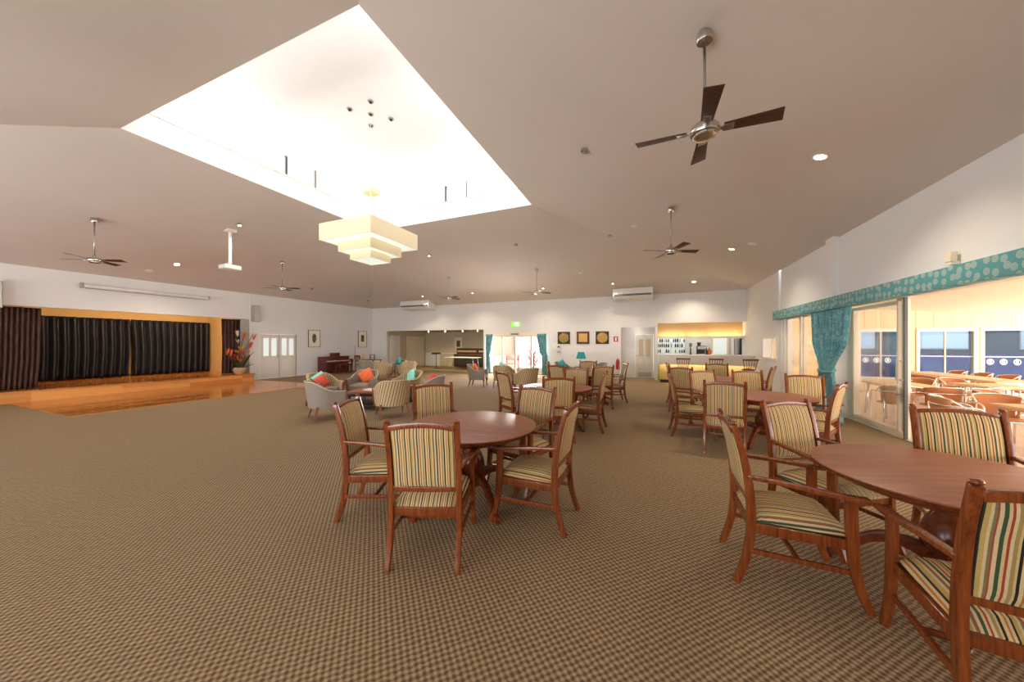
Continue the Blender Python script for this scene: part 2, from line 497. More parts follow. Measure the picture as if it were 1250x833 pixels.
wn = [0]
def window(frame_mb, glass_mb, fmat='trim_white', gmat='glass', extra=None):
    wn[0] += 1
    o = struct('window_%d' % wn[0], frame_mb, fmat)
    if glass_mb: glass_mb.build('pane', gmat, o)
    if extra: extra[0].build(extra[2] if len(extra) > 2 else 'mullion', extra[1], o)
    return o
def lantern_window(axis, c, a, b, dark):
    """axis x: plane at X=c running along Y a..b"""
    f = MB(); g = MB(); mu = MB(); z0, z1 = 6.15, 6.72; w = .035
    def bx(mb, u0, u1, d0, d1, zz0, zz1):
        if axis == 'x': mb.box(d0, d1, u0, u1, zz0, zz1)
        else: mb.box(u0, u1, d0, d1, zz0, zz1)
    d0, d1 = c - .03, c + .03
    bx(f, a, b, d0, d1, z0, z0 + w); bx(f, a, b, d0, d1, z1 - w, z1)
    m = (a + b) / 2
    for u in ((a, a + w), (b - w, b)): bx(f, u[0], u[1], d0, d1, z0 + w, z1 - w)
    bx(g, a + w, b - w, c - .004, c + .004, z0 + w, z1 - w)
    for u in ((m - .03, m + .03),) + (((b - w - .03, b - w),) if dark else ()): bx(mu, u[0], u[1], d0 - .012, d1 + .012, z0 + w, z1 - w)
    window(f, g, 'trim_white', 'glass', (mu, 'dark_frame' if dark else 'trim_white'))
for k in range(3):
    lantern_window('x', LX0 - .08, yposts[2 * k + 1], yposts[2 * k + 2], k == 1)
    lantern_window('x', LX1 + .08, yposts[2 * k + 1], yposts[2 * k + 2], False)
    lantern_window('y', LY1 + .08, xposts[2 * k + 1], xposts[2 * k + 2], k == 1)
    lantern_window('y', LY0 - .08, xposts[2 * k + 1], xposts[2 * k + 2], False)

# right wall: thick head over the terrace doors, solid towards the bar with a servery window
wr = MB()
wr.box(XR, 4.05, YN - .1, 0.8, 0, ZW)
wr.box(XR, 4.05, 0.8, 11.95, 2.40, ZW)
wr.box(XR, 3.75, 11.95, 12.15, 0, 2.40)
sy0, sy1, sz0, sz1 = 12.25, 13.55, 1.12, 1.76
wr.box(XR, 3.59, 12.15, 15.95, 0, sz0); wr.box(XR, 3.59, 12.15, 15.95, sz1, ZW)
wr.box(XR, 3.59, 12.15, sy0, sz0, sz1); wr.box(XR, 3.59, sy1, 15.95, sz0, sz1)
wr.box(3.75, 4.05, 11.95, 12.15, 2.4, ZW)
wr.box(3.62, 4.05, 9.32, 9.42, 0, 2.4)   # short return where the glazing line steps out
struct('wall_right', wr, 'wall_white')
struct('trim_2', MB().box(XR - .10, XR, 8.68, 9.0, 2.5, ceil_z(XR - .1, 9)), 'wall_white')
struct('trim_3', MB().box(XR - .012, XR, 12.15, 15.8, 2.32, 2.36), 'trim_white')
window(MB().box(XR - .03, 3.62, sy0 - .05, sy1 + .05, sz0 - .05, sz0 + .012).box(XR - .03, 3.62, sy0 - .05, sy1 + .05, sz1 - .012, sz1 + .05)
       .box(XR - .03, 3.62, sy0 - .05, sy0 + .012, sz0 + .012, sz1 - .012).box(XR - .03, 3.62, sy1 - .012, sy1 + .05, sz0 + .012, sz1 - .012)
       .box(3.51, 3.55, (sy0 + sy1) / 2 - .02, (sy0 + sy1) / 2 + .02, sz0 + .012, sz1 - .012), MB().box(3.53, 3.536, sy0 + .012, sy1 - .012, sz0 + .012, sz1 - .012), 'trim_white', 'glass')
# near wall behind the viewpoint; its unseen windows are added to bring in light
wnr = MB(); y0, y1 = YN - .15, YN
fill_wins = [(-14.2, -10.6), (-9.2, -5.6), (-4.2, -0.6)]
wnr.box(XL, XR, y0, y1, 0, .8); wnr.box(XL, XR, y0, y1, 2.5, ZW + .1)
e0 = XL
for a, b in fill_wins + [(XR, XR)]:
    wnr.box(e0, a, y0, y1, .8, 2.5); e0 = b
struct('wall_near', wnr, 'wall_white')
for a, b in fill_wins:
    f = MB().box(a, b, y0, y1, .8, .85).box(a, b, y0, y1, 2.45, 2.5)
    for u in (a, (2 * a + b) / 3, (a + 2 * b) / 3, b - .05): f.box(u, u + .05, y0, y1, .85, 2.45)
    window(f, MB().box(a, b, y0 + .05, y0 + .056, .85, 2.45), 'trim_white')
# left wall with the stage opening
wl = MB()
SY1 = 8.95
wl.box(XL - .15, XL, YN - .1, 0.6, 0, ZW); wl.box(XL - .15, XL, 0.6, SY1, 2.62, ZW)
DY0, DY1 = 9.38, 11.0
wl.box(XL - .15, XL, SY1, DY0, 0, ZW); wl.box(XL - .15, XL, DY0, DY1, 2.02, ZW); wl.box(XL - .15, XL, DY1, YB + .1, 0, ZW)
struct('wall_left', wl, 'wall_white')
struct('trim_4', MB().box(XL, XL + .03, SY1 - .02, SY1 + .10, 0.3, ZW), 'wall_white')
# back wall
wb = MB(); ya, yb = YB, YB + .15
def seg(x0, x1, z0, z1, mb=wb): mb.box(x0, x1, ya, yb, z0, z1)
seg(XL - .15, -14.78, 0, ZW + .1); seg(-14.78, -8.21, 2.32, ZW + .1); seg(-8.21, -8.08, 0, ZW + .1); seg(-8.08, -4.72, 2.13, ZW + .1)
seg(-4.72, -1.27, 0, ZW + .1); seg(-1.27, .15, 2.30, ZW + .1); seg(.15, .26, 0, ZW + .1); seg(.26, 3.62, 2.46, ZW + .1)
struct('wall_back', wb, 'wall_white')
bb = MB()
for x0, x1 in ((XL, -14.82), (-4.7, -1.3)): bb.box(x0, x1, YB - .015, YB, 0, .1)
struct('baseboard_back', bb, 'trim_white')
struct('baseboard_left', MB().box(XL, XL + .015, 11.05, YB, 0, .1), 'trim_white')
struct('baseboard_right', MB().box(XR - .015, XR, 12.0, YB, 0, .1), 'trim_white')

# alcove behind the back wall
av = MB(); av.box(-14.93, -14.78, yb, 19.7, 0, 2.6).box(-14.93, -7.9, 19.6, 19.75, 0, 2.6).box(-8.21, -8.08, yb, 19.7, 0, 2.6)
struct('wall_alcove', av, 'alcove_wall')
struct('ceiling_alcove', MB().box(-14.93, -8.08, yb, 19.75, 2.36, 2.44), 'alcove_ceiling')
struct('trim_5', MB().box(-14.78, -8.21, 19.57, 19.6, 0.86, 0.92).box(-14.78, -13.6, 19.585, 19.6, 0, .86), 'trim_white')
dn = [0]
def panel_door(name_loc, w, h, t, rz, mat, panels, pmat, handle_x, vent=False):
    """white door; local x across, front faces -y"""
    dn[0] += 1
    o = empty('door_%d' % dn[0], name_loc, rz, kind='structure')
    f = MB()
    f.box(-w / 2 - .07, -w / 2, -.03, t, 0, h + .07).box(w / 2, w / 2 + .07, -.03, t, 0, h + .07).box(-w / 2, w / 2, -.03, t, h, h + .07)
    f.build('door_frame', 'trim_white', o)
    lf = MB().box(-w / 2 + .005, w / 2 - .005, 0, t, .01, h - .005)
    d = lf.build('door_leaf', mat, o, bevel=.004)
    p = MB(); q = MB()
    for x0, x1, z0, z1, glazed in panels:
        m = .02
        (p if glazed else q).box(x0, x1, -.006, .002, z0, z1)
    if p.v: p.build('door_pane', pmat, d)
    if q.v: q.build('door_panel', mat, d, bevel=.004)
    if vent:
        v = MB()
        for k in range(6): v.box(-w * .38, w * .38, -.014, 0, .06 + k * .035, .08 + k * .035)
        v.build('vent', 'grey_plastic', d)
    MB().box(handle_x - .012, handle_x + .012, -.03, 0, .93, 1.07).box(handle_x - .05, handle_x + .05, -.05, -.03, .99, 1.01).build('door_handle', 'steel', d)
    return o
# doors on the left wall (double, with tall frosted panes)
dL = panel_door((XL - .02, (DY0 + DY1) / 2, 0), DY1 - DY0, 2.0, .05, PI / 2, 'door_white',
                [(-.68, -.46, 1.02, 1.82, 1), (-.34, -.12, 1.02, 1.82, 1), (.12, .34, 1.02, 1.82, 1), (.46, .68, 1.02, 1.82, 1),
                 (-.70, -.12, .15, .85, 0), (.12, .70, .15, .85, 0)], 'frosted', -.06)
MB().box(-.004, .004, -.008, .0, .01, 2.0).build('door_gap', 'dark_frame', dL)
# service door recess
sv = MB().box(-1.42, -1.27, yb, 16.6, 0, 2.45).box(.15, .26, yb, 18.8, 0, 2.7).box(-1.42, -.68, 16.5, 16.65, 0, 2.45).box(.10, .2, 16.5, 16.65, 0, 2.45).box(-.68, .1, 16.5, 16.65, 2.06, 2.45)
struct('wall_recess', sv, 'wall_white')
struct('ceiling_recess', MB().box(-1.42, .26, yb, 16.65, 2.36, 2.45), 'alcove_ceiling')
sd = panel_door((-.29, 16.5, 0), .76, 2.0, .045, 0, 'door_white',
                [(-.24, -.05, 1.0, 1.78, 1), (.05, .24, 1.0, 1.78, 1), (-.24, -.05, .36, .84, 0), (.05, .24, .36, .84, 0)], 'frosted_warm', -.32, vent=True)
MB().box(-.16, .16, -.045, -.03, 2.02, 2.12).build('door_sign', 'paper', sd)

# bar recess and the room behind it
bw = MB().box(.26, 3.62, 18.5, 18.65, 0, 3.1).box(3.47, 3.62, yb, 18.5, 0, 3.1)
struct('wall_bar', bw, 'wall_white')
struct('ceiling_bar', MB().box(.26, 3.62, yb, 18.65, 3.0, 3.1), 'wall_white')
struct('wall_bar_panel', MB().box(.26, 3.47, 16.36, 16.46, 1.84, 3.0), 'bar_panel')

# alcove doors (left side wall) - two sets of grooved closet panels
for (yy0, yy1, mt) in ((16.05, 16.95, 'trim_white'), (17.6, 19.4, 'cream_frame')):
    dn[0] += 1
    o = empty('door_%d' % dn[0], (-14.78, (yy0 + yy1) / 2, 0), 0, kind='structure')
    n = max(3, int((yy1 - yy0) / .22)); w = (yy1 - yy0) / n
    for k in range(n):
        MB().box(0, .03, -(yy1 - yy0) / 2 + k * w + .008, -(yy1 - yy0) / 2 + (k + 1) * w - .008, .02, 2.05).build('door_panel', mt, o, bevel=.006)

# automatic glass doors in the back wall
GX0, GX1 = -8.08, -4.72
gd = empty('door_%d' % (dn[0] + 1), (0, 0, 0), kind='structure'); dn[0] += 1
f = MB()
f.box(GX0, GX1, 15.78, 15.93, 1.98, 2.13)
f.build('door_header', 'cream_frame', gd)
MB().box(-6.62, -6.2, 15.74, 15.79, 2.03, 2.08).build('door_sensor', 'dark_frame', gd)
vx = [GX0, -7.14, -6.43, -5.56, GX1]
for a in range(4):
    x0, x1 = vx[a], vx[a + 1]
    fr = MB(); yy0, yy1 = (15.86, 15.91) if a in (1, 2) else (15.91, 15.96)
    fr.box(x0, x0 + .05, yy0, yy1, 0, 1.98).box(x1 - .05, x1, yy0, yy1, 0, 1.98).box(x0 + .05, x1 - .05, yy0, yy1, 0, .08).box(x0 + .05, x1 - .05, yy0, yy1, 1.92, 1.98)
    lf = fr.build('door_leaf', 'alu_frame', gd)
    MB().box(x0 + .05, x1 - .05, yy0 + .02, yy0 + .026, .08, 1.92).build('door_pane', 'glass', lf)
    if a in (1, 2):
        hx = x1 - .09 if a == 1 else x0 + .09
        MB().tube([(hx, yy0 - .04, .85), (hx, yy0 - .04, 1.2)], .012).box(hx - .01, hx + .01, yy0 - .04, yy0, .88, .9).box(hx - .01, hx + .01, yy0 - .04, yy0, 1.15, 1.17).build('door_handle', 'steel', lf)

# terrace doors on the right
def glazed_leaf(x, ya_, yb_, z1, parent, name='door_leaf', bottom=.1, mat='cream_frame', st=.06, midrail=False, st2=None):
    fr = MB(); st2 = st2 or st
    fr.box(x - .022, x + .022, ya_, ya_ + st, 0.02, z1).box(x - .022, x + .022, yb_ - st2, yb_, 0.02, z1)
    fr.box(x - .022, x + .022, ya_ + st, yb_ - st2, 0.02, .02 + bottom).box(x - .022, x + .022, ya_ + st, yb_ - st2, z1 - .06, z1)
    if midrail: fr.box(x - .022, x + .022, ya_ + st, yb_ - st, .9, .95)
    lf = fr.build(name, mat, parent, bevel=.003)
    MB().box(x - .004, x + .004, ya_ + st, yb_ - st2, .02 + bottom, z1 - .06).build('door_pane', 'glass', lf)
    return lf
td = empty('door_%d' % (dn[0] + 1), (0, 0, 0), kind='structure'); dn[0] += 1
l1 = glazed_leaf(3.92, 7.62, 9.28, 2.33, td, bottom=.1, st=.08)
l2 = glazed_leaf(3.98, 7.72, 9.3, 2.33, td, bottom=.1, mat='cream_frame', st=.26, st2=.06)
l3 = glazed_leaf(3.86, 7.54, 7.74, 2.36, td, mat='cream_frame', st=.04)
MB().box(3.83, 3.87, 7.53, 7.56, .02, 2.38).build('door_stile', 'dark_frame', td)
hd = MB()
for s in (-1, 1):
    xx = 3.92 + s * .06
    hd.tube([(3.92, 7.66, .98), (xx, 7.66, .98), (xx, 7.80, .98), (xx, 7.80, 1.30), (xx, 7.66, 1.30), (3.92, 7.66, 1.30)], .011)
hd.build('door_handle', 'steel', l1)
hd = MB().box(3.87, 3.97, 7.64, 7.68, .60, .84).tube([(3.86, 7.66, .74), (3.82, 7.66, .74), (3.82, 7.78, .73)], .01).tube([(3.98, 7.66, .74), (4.02, 7.66, .74), (4.02, 7.78, .73)], .01)
hd.build('lock', 'steel', l1)
MB().box(3.80, 4.02, .8, 9.32, 2.36, 2.41).build('door_track', 'cream_frame', td)
MB().box(3.84, 4.02, .8, 9.32, 0.0, .02).build('door_sill', 'alu_frame', td)
for (yq, xx) in ((9.20, 3.52), (9.30, 3.58)): MB().box(xx - .03, xx + .03, yq, yq + .05, 0, 2.4).build('door_jamb', 'cream_frame', td)
tw = empty('door_%d' % (dn[0] + 1), (0, 0, 0), kind='structure'); dn[0] += 1
glazed_leaf(3.60, 10.9, 11.9, 2.33, tw, st=.09)
glazed_leaf(3.66, 9.42, 11.0, 2.33, tw, st=.09)
MB().box(3.55, 3.72, 9.42, 11.95, 2.33, 2.40).build('door_track', 'cream_frame', tw)
MB().box(3.52, 3.60, 11.87, 11.95, 0, 2.4).build('door_jamb', 'trim_white', tw)

# pelmet and curtain
tag(MB().box(3.30, XR - .002, 1.2, 12.07, 2.28, 2.52).build('curtain_pelmet', 'pelmet_fabric', bevel=.008),
    'long teal fabric pelmet with pale flower rings above the terrace doors', 'pelmet')
MB()
def curtain(name, rows, mat, normal, folds, amp, label, cat='curtain', group=None, thick=.012, parent=None, seed=0):
    """rows: list of (z, a, b) edges along a line; normal: 'x' cloth in plane X=c; 'y' plane Y=c"""
    r_ = random.Random(seed); n = folds * 8; ph = r_.random() * 6
    jit = [r_.uniform(-.35, .35) for _ in range(folds + 2)]
    out = []
    for (z, a, b, c) in rows:
        row = []
        for k in range(n + 1):
            u = k / n; w = a + (b - a) * u
            f = math.sin(u * folds * 2 * PI + ph + jit[int(u * folds)] * math.sin(u * 9)) * amp * (0.55 + .45 * min(1, abs(b - a) / .5))
            row.append((c + f, w, z) if normal == 'x' else (w, c + f, z))
        out.append(row)
    o = MB().grid(out).build(name, mat, parent, smooth=True, solid=thick)
    if label: tag(o, label, cat, group)
    return o
rows = []
def lerp_rows(keys, c, n=26):
    """keys: (z,a,b) from top to bottom"""
    out = []
    for k in range(n + 1):
        z = keys[0][0] + (keys[-1][0] - keys[0][0]) * k / n
        for (p, q) in zip(keys, keys[1:]):
            if p[0] >= z >= q[0] - 1e-9:
                t = (p[0] - z) / (p[0] - q[0]); t = t * t * (3 - 2 * t) if True else t
                out.append((z, p[1] + (q[1] - p[1]) * t, p[2] + (q[2] - p[2]) * t, c)); break
    return out
cu = empty('window_curtain', (0, 0, 0), 0, 'teal floor-length curtain tied back beside the terrace doors', 'curtain')
curtain('curtain_cloth', lerp_rows([(2.3, 9.72, 8.12), (1.7, 9.66, 8.22), (1.03, 9.28, 8.74), (.6, 9.45, 8.6), (.03, 9.5, 8.38)], 3.385, 34), 'curtain_teal', 'x', 11, .028, None, parent=cu, seed=3)
tb = MB(); tb.tube([(3.385 + .07 * math.cos(a), 9.01 + .29 * math.sin(a), 1.03 + .03 * math.cos(a)) for a in [2 * PI * k / 20 for k in range(20)]], .03, 6, closed=True)
tb.build('tieback', 'curtain_teal', cu, smooth=True)
for (x0, x1, x2, x3, lab, sd_) in ((-8.02, -7.62, -8.0, -7.8, 'teal curtain at the alcove side of the glass garden doors', 1), (-5.2, -4.72, -4.92, -4.66, 'teal curtain at the picture side of the glass garden doors', 2)):
    left = sd_ == 1
    ks = [(2.06, x0, x1), (1.2, x0 if left else x0 + .12, (x1 - .12) if left else x1), (.9, x2, x3), (.03, x2 - (.0 if left else .03), x3 + .04)]
    curtain('door_curtain', lerp_rows(ks, 15.70, 18), 'curtain_teal', 'y', 5, .03, lab, seed=sd_ + 10)
tag(MB().box(XR - .08, XR, 5.85, 5.93, 2.56, 2.60).box(XR - .09, XR - .03, 5.84, 5.94, 2.60, 2.72).build('motion_sensor', 'cream_frame', bevel=.006), 'small beige sensor just above the teal pelmet', 'sensor')

# ------------------------------------------------------------------ stage
st = MB().box(-19.2, -15.6, .6, 8.95, 0.0, .27)
so = struct('floor_stage_riser', st, 'riser_wood')
st = MB().box(-19.2, -15.57, .6, 8.98, .27, .31)
struct('floor_stage', st, 'timber_floor')
sg = MB().box(-19.2, -19.05, .5, 9.1, .3, 3.2).box(-19.2, -16.05, 8.95, 9.1, 0, 3.2).box(-19.2, -16.05, .4, .55, 0, 3.2)
struct('wall_stage', sg, 'gold_wall')
struct('ceiling_stage', MB().box(-19.2, -16.05, .4, 9.1, 3.1, 3.2), 'gold_wall')
curtain('stage_curtain', lerp_rows([(2.52, 6.30, 1.0), (1.3, 6.32, 1.0), (.32, 6.28, 1.0)], -18.75, 16), 'curtain_black', 'x', 24, .085, 'black stage backdrop curtain, wing nearer the brown side curtain', seed=4)
curtain('stage_curtain', lerp_rows([(2.52, 8.9, 6.38), (1.3, 8.9, 6.44), (.32, 8.88, 6.42)], -18.75, 16), 'curtain_black', 'x', 12, .085, 'black stage backdrop curtain, wing nearer the flower arrangement', seed=5)
curtain('stage_side_curtain', lerp_rows([(2.6, 3.72, .7), (1.3, 3.70, .7), (.32, 3.66, .7)], -16.25, 14), 'curtain_brown', 'x', 34, .045, 'wide brown velvet curtain gathered at the near side of the stage', seed=6)
curtain('stage_side_curtain', lerp_rows([(2.6, 8.92, 8.12), (1.3, 8.92, 8.14), (.32, 8.92, 8.12)], -16.32, 12), 'curtain_brown', 'x', 6, .04, 'narrow dark brown curtain behind the flower arrangement', seed=7)
tag(MB().box(XL - .02, XL - .01, 8.6, 8.94, .31, 2.6).build('stage_flat', 'grey_plastic'), 'narrow grey panel at the stage edge behind the flowers', 'panel')
for k, yy in enumerate((4.3, 6.1, 7.6)):
    r = tag(MB().lathe([(.05, 0), (.05, .1), (.035, .12)], (-16.6, yy, 2.98), 14).build('stage_spotlight', 'steel', smooth='auto'),
            ['small stage spotlight nearest the wide brown curtain', 'small stage spotlight in the middle of the stage ceiling', 'small stage spotlight nearest the flowers'][k], 'spotlight', 'stage ceiling spots')

# ------------------------------------------------------------------ terrace beyond the doors
struct('floor_terrace', MB().box(4.02, 14.0, -1.0, 16.0, -.12, -.005), 'paving')
tc = MB()
tc.quad((3.58, 12.1, 3.06), (4.06, 12.1, 3.02), (4.06, 15.4, 3.02), (3.58, 15.4, 3.06)).quad((4.05, -1, 3.02), (11.6, -1, 2.30), (11.6, 15.4, 2.30), (4.05, 15.4, 3.02)).quad((4.05, -1, 3.1), (4.05, 15.4, 3.1), (11.6, 15.4, 2.4), (11.6, -1, 2.4))
struct('ceiling_terrace', tc, 'terrace_ceiling', fix=False)
TY = 15.2
tww = MB()
tww.box(3.6, 12.0, TY, TY + .15, 2.02, 3.1); tww.box(3.6, 12, TY, TY + .15, 0, .42)
TW = [(4.3, 5.4), (6.05, 7.15), (7.35, 8.75), (9.15, 11.4)]
TW = [(6.60, 7.72), (8.06, 9.32), (9.50, 11.9)]
e0 = 3.6
for a, b in TW:
    tww.box(e0, a, TY, TY + .15, .42, 2.02); e0 = b
struct('wall_terrace', tww, 'terrace_cladding')
for i, (a, b) in enumerate(TW):
    f = MB(); w = .07
    f.box(a - .06, b + .06, TY - .03, TY + .02, 1.98, 2.08).box(a - .06, b + .06, TY - .03, TY + .02, .38, .46)
    f.box(a - .06, a + .02, TY - .03, TY + .02, .46, 1.98).box(b - .02, b + .06, TY - .03, TY + .02, .46, 1.98)
    window(f, MB().box(a, b, TY + .05, TY + .056, .42, 2.02), 'trim_white', 'glass_tint', (MB().box(a, b, TY + .03, TY + .06, 1.16, 1.19).box((a + b) / 2 - .02, (a + b) / 2 + .02, TY + .03, TY + .06, .42, 2.0), 'alu_frame'))
    # row of frosted ring stickers on the glass
    n = int((b - a) / .28)
    if i != 1:
        st_ = MB()
        for k in range(n):
            cx = a + .18 + k * .28
            st_.tube([(cx + .07 * math.cos(t), TY + .046, 1.02 + .08 * math.sin(t)) for t in [2 * PI * q / 14 for q in range(14)]], .012, 5, closed=True)
            st_.box(cx - .03, cx + .03, TY + .044, TY + .049, .97, 1.07)
        st_.build('window_sticker', 'white_mark', bpy.data.objects['window_%d' % wn[0]])
# grey backdrop wall, with blue sheet and glowing windows added to imitate pane reflections
struct('backdrop_far_wall', MB().box(3.5, 22, 19.5, 19.7, 0, 4), 'grey_far')
tag(MB().grid([[(4 + i * .6, 18.2 + .12 * math.sin(i * 1.7 + j), -.02 + j * .30) for i in range(28)] for j in range(5)]).build('sky_reflection_sheet', 'blue_far', smooth=True, solid=.03),
    'rumpled blue sheet imitating the sky reflection in the terrace windows', 'cover')
for k, x in enumerate((7.6, 10.4, 13.2)):
    dn[0]
    window(MB().box(x - .05, x + 1.35, 19.44, 19.5, 1.35, 2.5), MB().box(x, x + .62, 19.42, 19.44, 1.4, 2.45).box(x + .68, x + 1.3, 19.42, 19.44, 1.4, 2.45), 'trim_white', 'frosted')  # emissive panes imitate white window reflections
# garden behind the glass doors
struct('ground_garden', MB().box(-12, 2, 15.96, 30, -.12, -.01).box(3.6, 24, 16.0, 30, -.12, -.01), 'courtyard')
struct('wall_garden', MB().box(-14, -7.95, 20.2, 20.4, 0, 1.0).box(-7.95, -7.85, 15.97, 20.2, 0, .9), 'courtyard')

# ------------------------------------------------------------------ dining chair
def smooth_path(keys, n):
    out = []
    for i in range(n + 1):
        t = i / n * (len(keys) - 1); k = min(int(t), len(keys) - 2); f = t - k
        p0 = Vector(keys[max(k - 1, 0)]); p1 = Vector(keys[k]); p2 = Vector(keys[k + 1]); p3 = Vector(keys[min(k + 2, len(keys) - 1)])
        out.append(0.5 * ((2 * p1) + (-p0 + p2) * f + (2 * p0 - 5 * p1 + 4 * p2 - p3) * f * f + (-p0 + 3 * p1 - 3 * p2 + p3) * f ** 3))
    return out
def back_y(z):
    ks = [(0, -.335), (.15, -.285), (.3, -.258), (.45, -.25), (.65, -.262), (.85, -.295), (1.05, -.35)]
    for (a, b) in zip(ks, ks[1:]):
        if a[0] <= z <= b[0]: return a[1] + (b[1] - a[1]) * (z - a[0]) / (b[0] - a[0])
    return ks[-1][1]
def make_chair():
    r = empty('dining_armchair', (0, 0, 0))
    for s in (-1, 1):
        p = smooth_path([(s * .245, -.335, 0), (s * .245, -.285, .15), (s * .245, -.258, .3), (s * .245, -.25, .45), (s * .245, -.262, .65), (s * .245, -.295, .85), (s * .245, -.35, 1.05)], 22)
        lg = MB().bar(p, .018, [.019 + .007 * math.sin(min(1, q.z / .9) * PI) for q in p]).build('leg', 'chair_wood', r, bevel=.004)
        MB().lathe([(.012, 0), (.019, .004), (.021, .010), (.017, .018), (.006, .022)], (s * .245, -.351, 1.052), 12).build('finial', 'chair_wood', lg, smooth=True)
        p = smooth_path([(s * .268, .335, 0), (s * .268, .285, .14), (s * .268, .258, .28), (s * .268, .25, .42), (s * .268, .245, .55), (s * .268, .245, .665)], 18)
        MB().bar(p, .019, [.02 + .008 * min(1, q.z / .4) for q in p]).build('leg', 'chair_wood', r, bevel=.004)
        p = smooth_path([(s * .25, -.27, .715), (s * .262, -.1, .705), (s * .278, .08, .690), (s * .285, .22, .676), (s * .282, .325, .672)], 14)
        MB().bar(p, [.017 + .018 * (k / 14) for k in range(15)], .0125).build('armrest', 'chair_wood', r, bevel=.005)
        MB().bar([(s * .253, -.268, .23), (s * .262, .265, .22)], .010, .016).build('stretcher', 'chair_wood', r, bevel=.003)
    MB().bar([(-.256, 0, .225), (.256, 0, .225)], .010, .014, side=(0, 1, 0)).build('stretcher', 'chair_wood', r, bevel=.003)
    sf = MB().bar([(-.25, -.25, .385), (-.262, .25, .385)], .012, .032).bar([(.25, -.25, .385), (.262, .25, .385)], .012, .032)
    sf.bar([(-.262, .25, .385), (.262, .25, .385)], .012, .032, side=(0, 1, 0)).bar([(-.25, -.25, .39), (.25, -.25, .39)], .012, .030, side=(0, 1, 0))
    sf.build('seat_frame', 'chair_wood', r, bevel=.003)
    # seat cushion
    rows = []
    nx, ny = 10, 10
    for j in range(ny + 1):
        v = j / ny; y = -.245 + .52 * v
        hw = .238 + .018 * v
        row = []
        for i in range(nx + 1):
            u = -1 + 2 * i / nx
            z = .425 + .075 * (1 - abs(u) ** 3.5) ** .5 * (1 - abs(2 * v - 1) ** 4) ** .5
            row.append((u * hw, y, z))
        rows.append(row)
    g = MB().grid(rows); g.box(-.238, .238, -.245, .268, .405, .427)
    g.build('seat', 'stripe_fabric', r, smooth=True)
    # backrest
    rows = []; rows2 = []
    for j in range(15):
        z = .575 + (1.0 - .575) * j / 14; y = back_y(z)
        e = min(1, min(j, 14 - j) / 1.5); row = []; row2 = []
        for i in range(13):
            u = -1 + 2 * i / 12; b = .012 + .020 * (1 - abs(u) ** 6) * e
            zz = z + (.022 * (1 - u * u) if j > 10 else 0) * ((j - 10) / 4 if j > 10 else 0)
            row.append((u * .222, y + b, zz)); row2.append((u * .222, y - b, zz))
        rows.append(row); rows2.append(row2[::-1])
    full = [a + b for a, b in zip(rows, rows2)]
    g = MB().grid(full, closed=True)
    g.f.append(tuple(range(26))); k0 = 14 * 26; g.f.append(tuple(range(k0 + 25, k0 - 1, -1)))
    g.build('backrest', 'stripe_fabric', r, smooth='auto')
    p = [(-.232 + .464 * i / 10, back_y(1.02) - .004, 1.008 + .026 * (1 - (2 * i / 10 - 1) ** 2)) for i in range(11)]
    MB().bar(p, .016, .020, side=(0, 1, 0)).build('top_rail', 'chair_wood', r, bevel=.005)
    p = [(-.232 + .464 * i / 8, back_y(.56), .558 - .006 * (1 - (2 * i / 8 - 1) ** 2)) for i in range(9)]
    MB().bar(p, .013, .018, side=(0, 1, 0)).build('lower_rail', 'chair_wood', r, bevel=.004)
    return r

def make_table(rad):
    r = empty('round_dining_table', (0, 0, 0))
    e = rad
    MB().lathe([(0.001, .748), (e - .02, .748), (e - .012, .752), (e - .004, .760), (e - .001, .766), (e - .012, .770), (0.001, .770)], n=64).build('tabletop', 'table_wood', r, smooth='auto')
    MB().lathe([(e - .075, .715), (e - .05, .718), (e - .03, .726), (e - .014, .738), (e - .010, .748), (e - .03, .7485), (0.001, .7485), (0.001, .715)], n=64).build('table_rim', 'table_edge', r, smooth='auto')
    MB().lathe([(e - .17, .675), (e - .15, .672), (e - .145, .715), (0.001, .715), (.001, .675)], n=48).build('apron', 'table_edge', r, smooth='auto')
    prof = [(.11, .675), (.11, .655), (.065, .64), (.055, .58), (.06, .54), (.10, .47), (.125, .40), (.13, .34), (.115, .29), (.08, .26), (.075, .25), (.10, .24), (.105, .19), (.09, .15), (.02, .145)]
    MB().lathe(prof, n=28).build('pedestal', 'table_edge', r, smooth='auto')
    for k in range(4):
        a = R(45 + 90 * k); c, s = math.cos(a), math.sin(a)
        rr = rad - .10
        ks = [(.06, .22), (.17, .27), (.30, .255), (.42, .165), (rr - .05, .06), (rr, .035)]
        p = smooth_path([(c * q, s * q, z) for q, z in ks], 18)
        lg = MB().bar(p, .026, [.045, .045, .045, .042, .04, .038, .036, .034, .032, .03, .029, .028, .027, .027, .026, .026, .027, .028, .03], side=(-s, c, 0)).build('leg', 'table_edge', r, bevel=.006)
        MB().lathe([(.026, 0), (.03, .006), (.026, .012)], (c * (rr - .005), s * (rr - .005), 0), 12).build('foot', 'table_edge', lg, smooth=True)
    return r

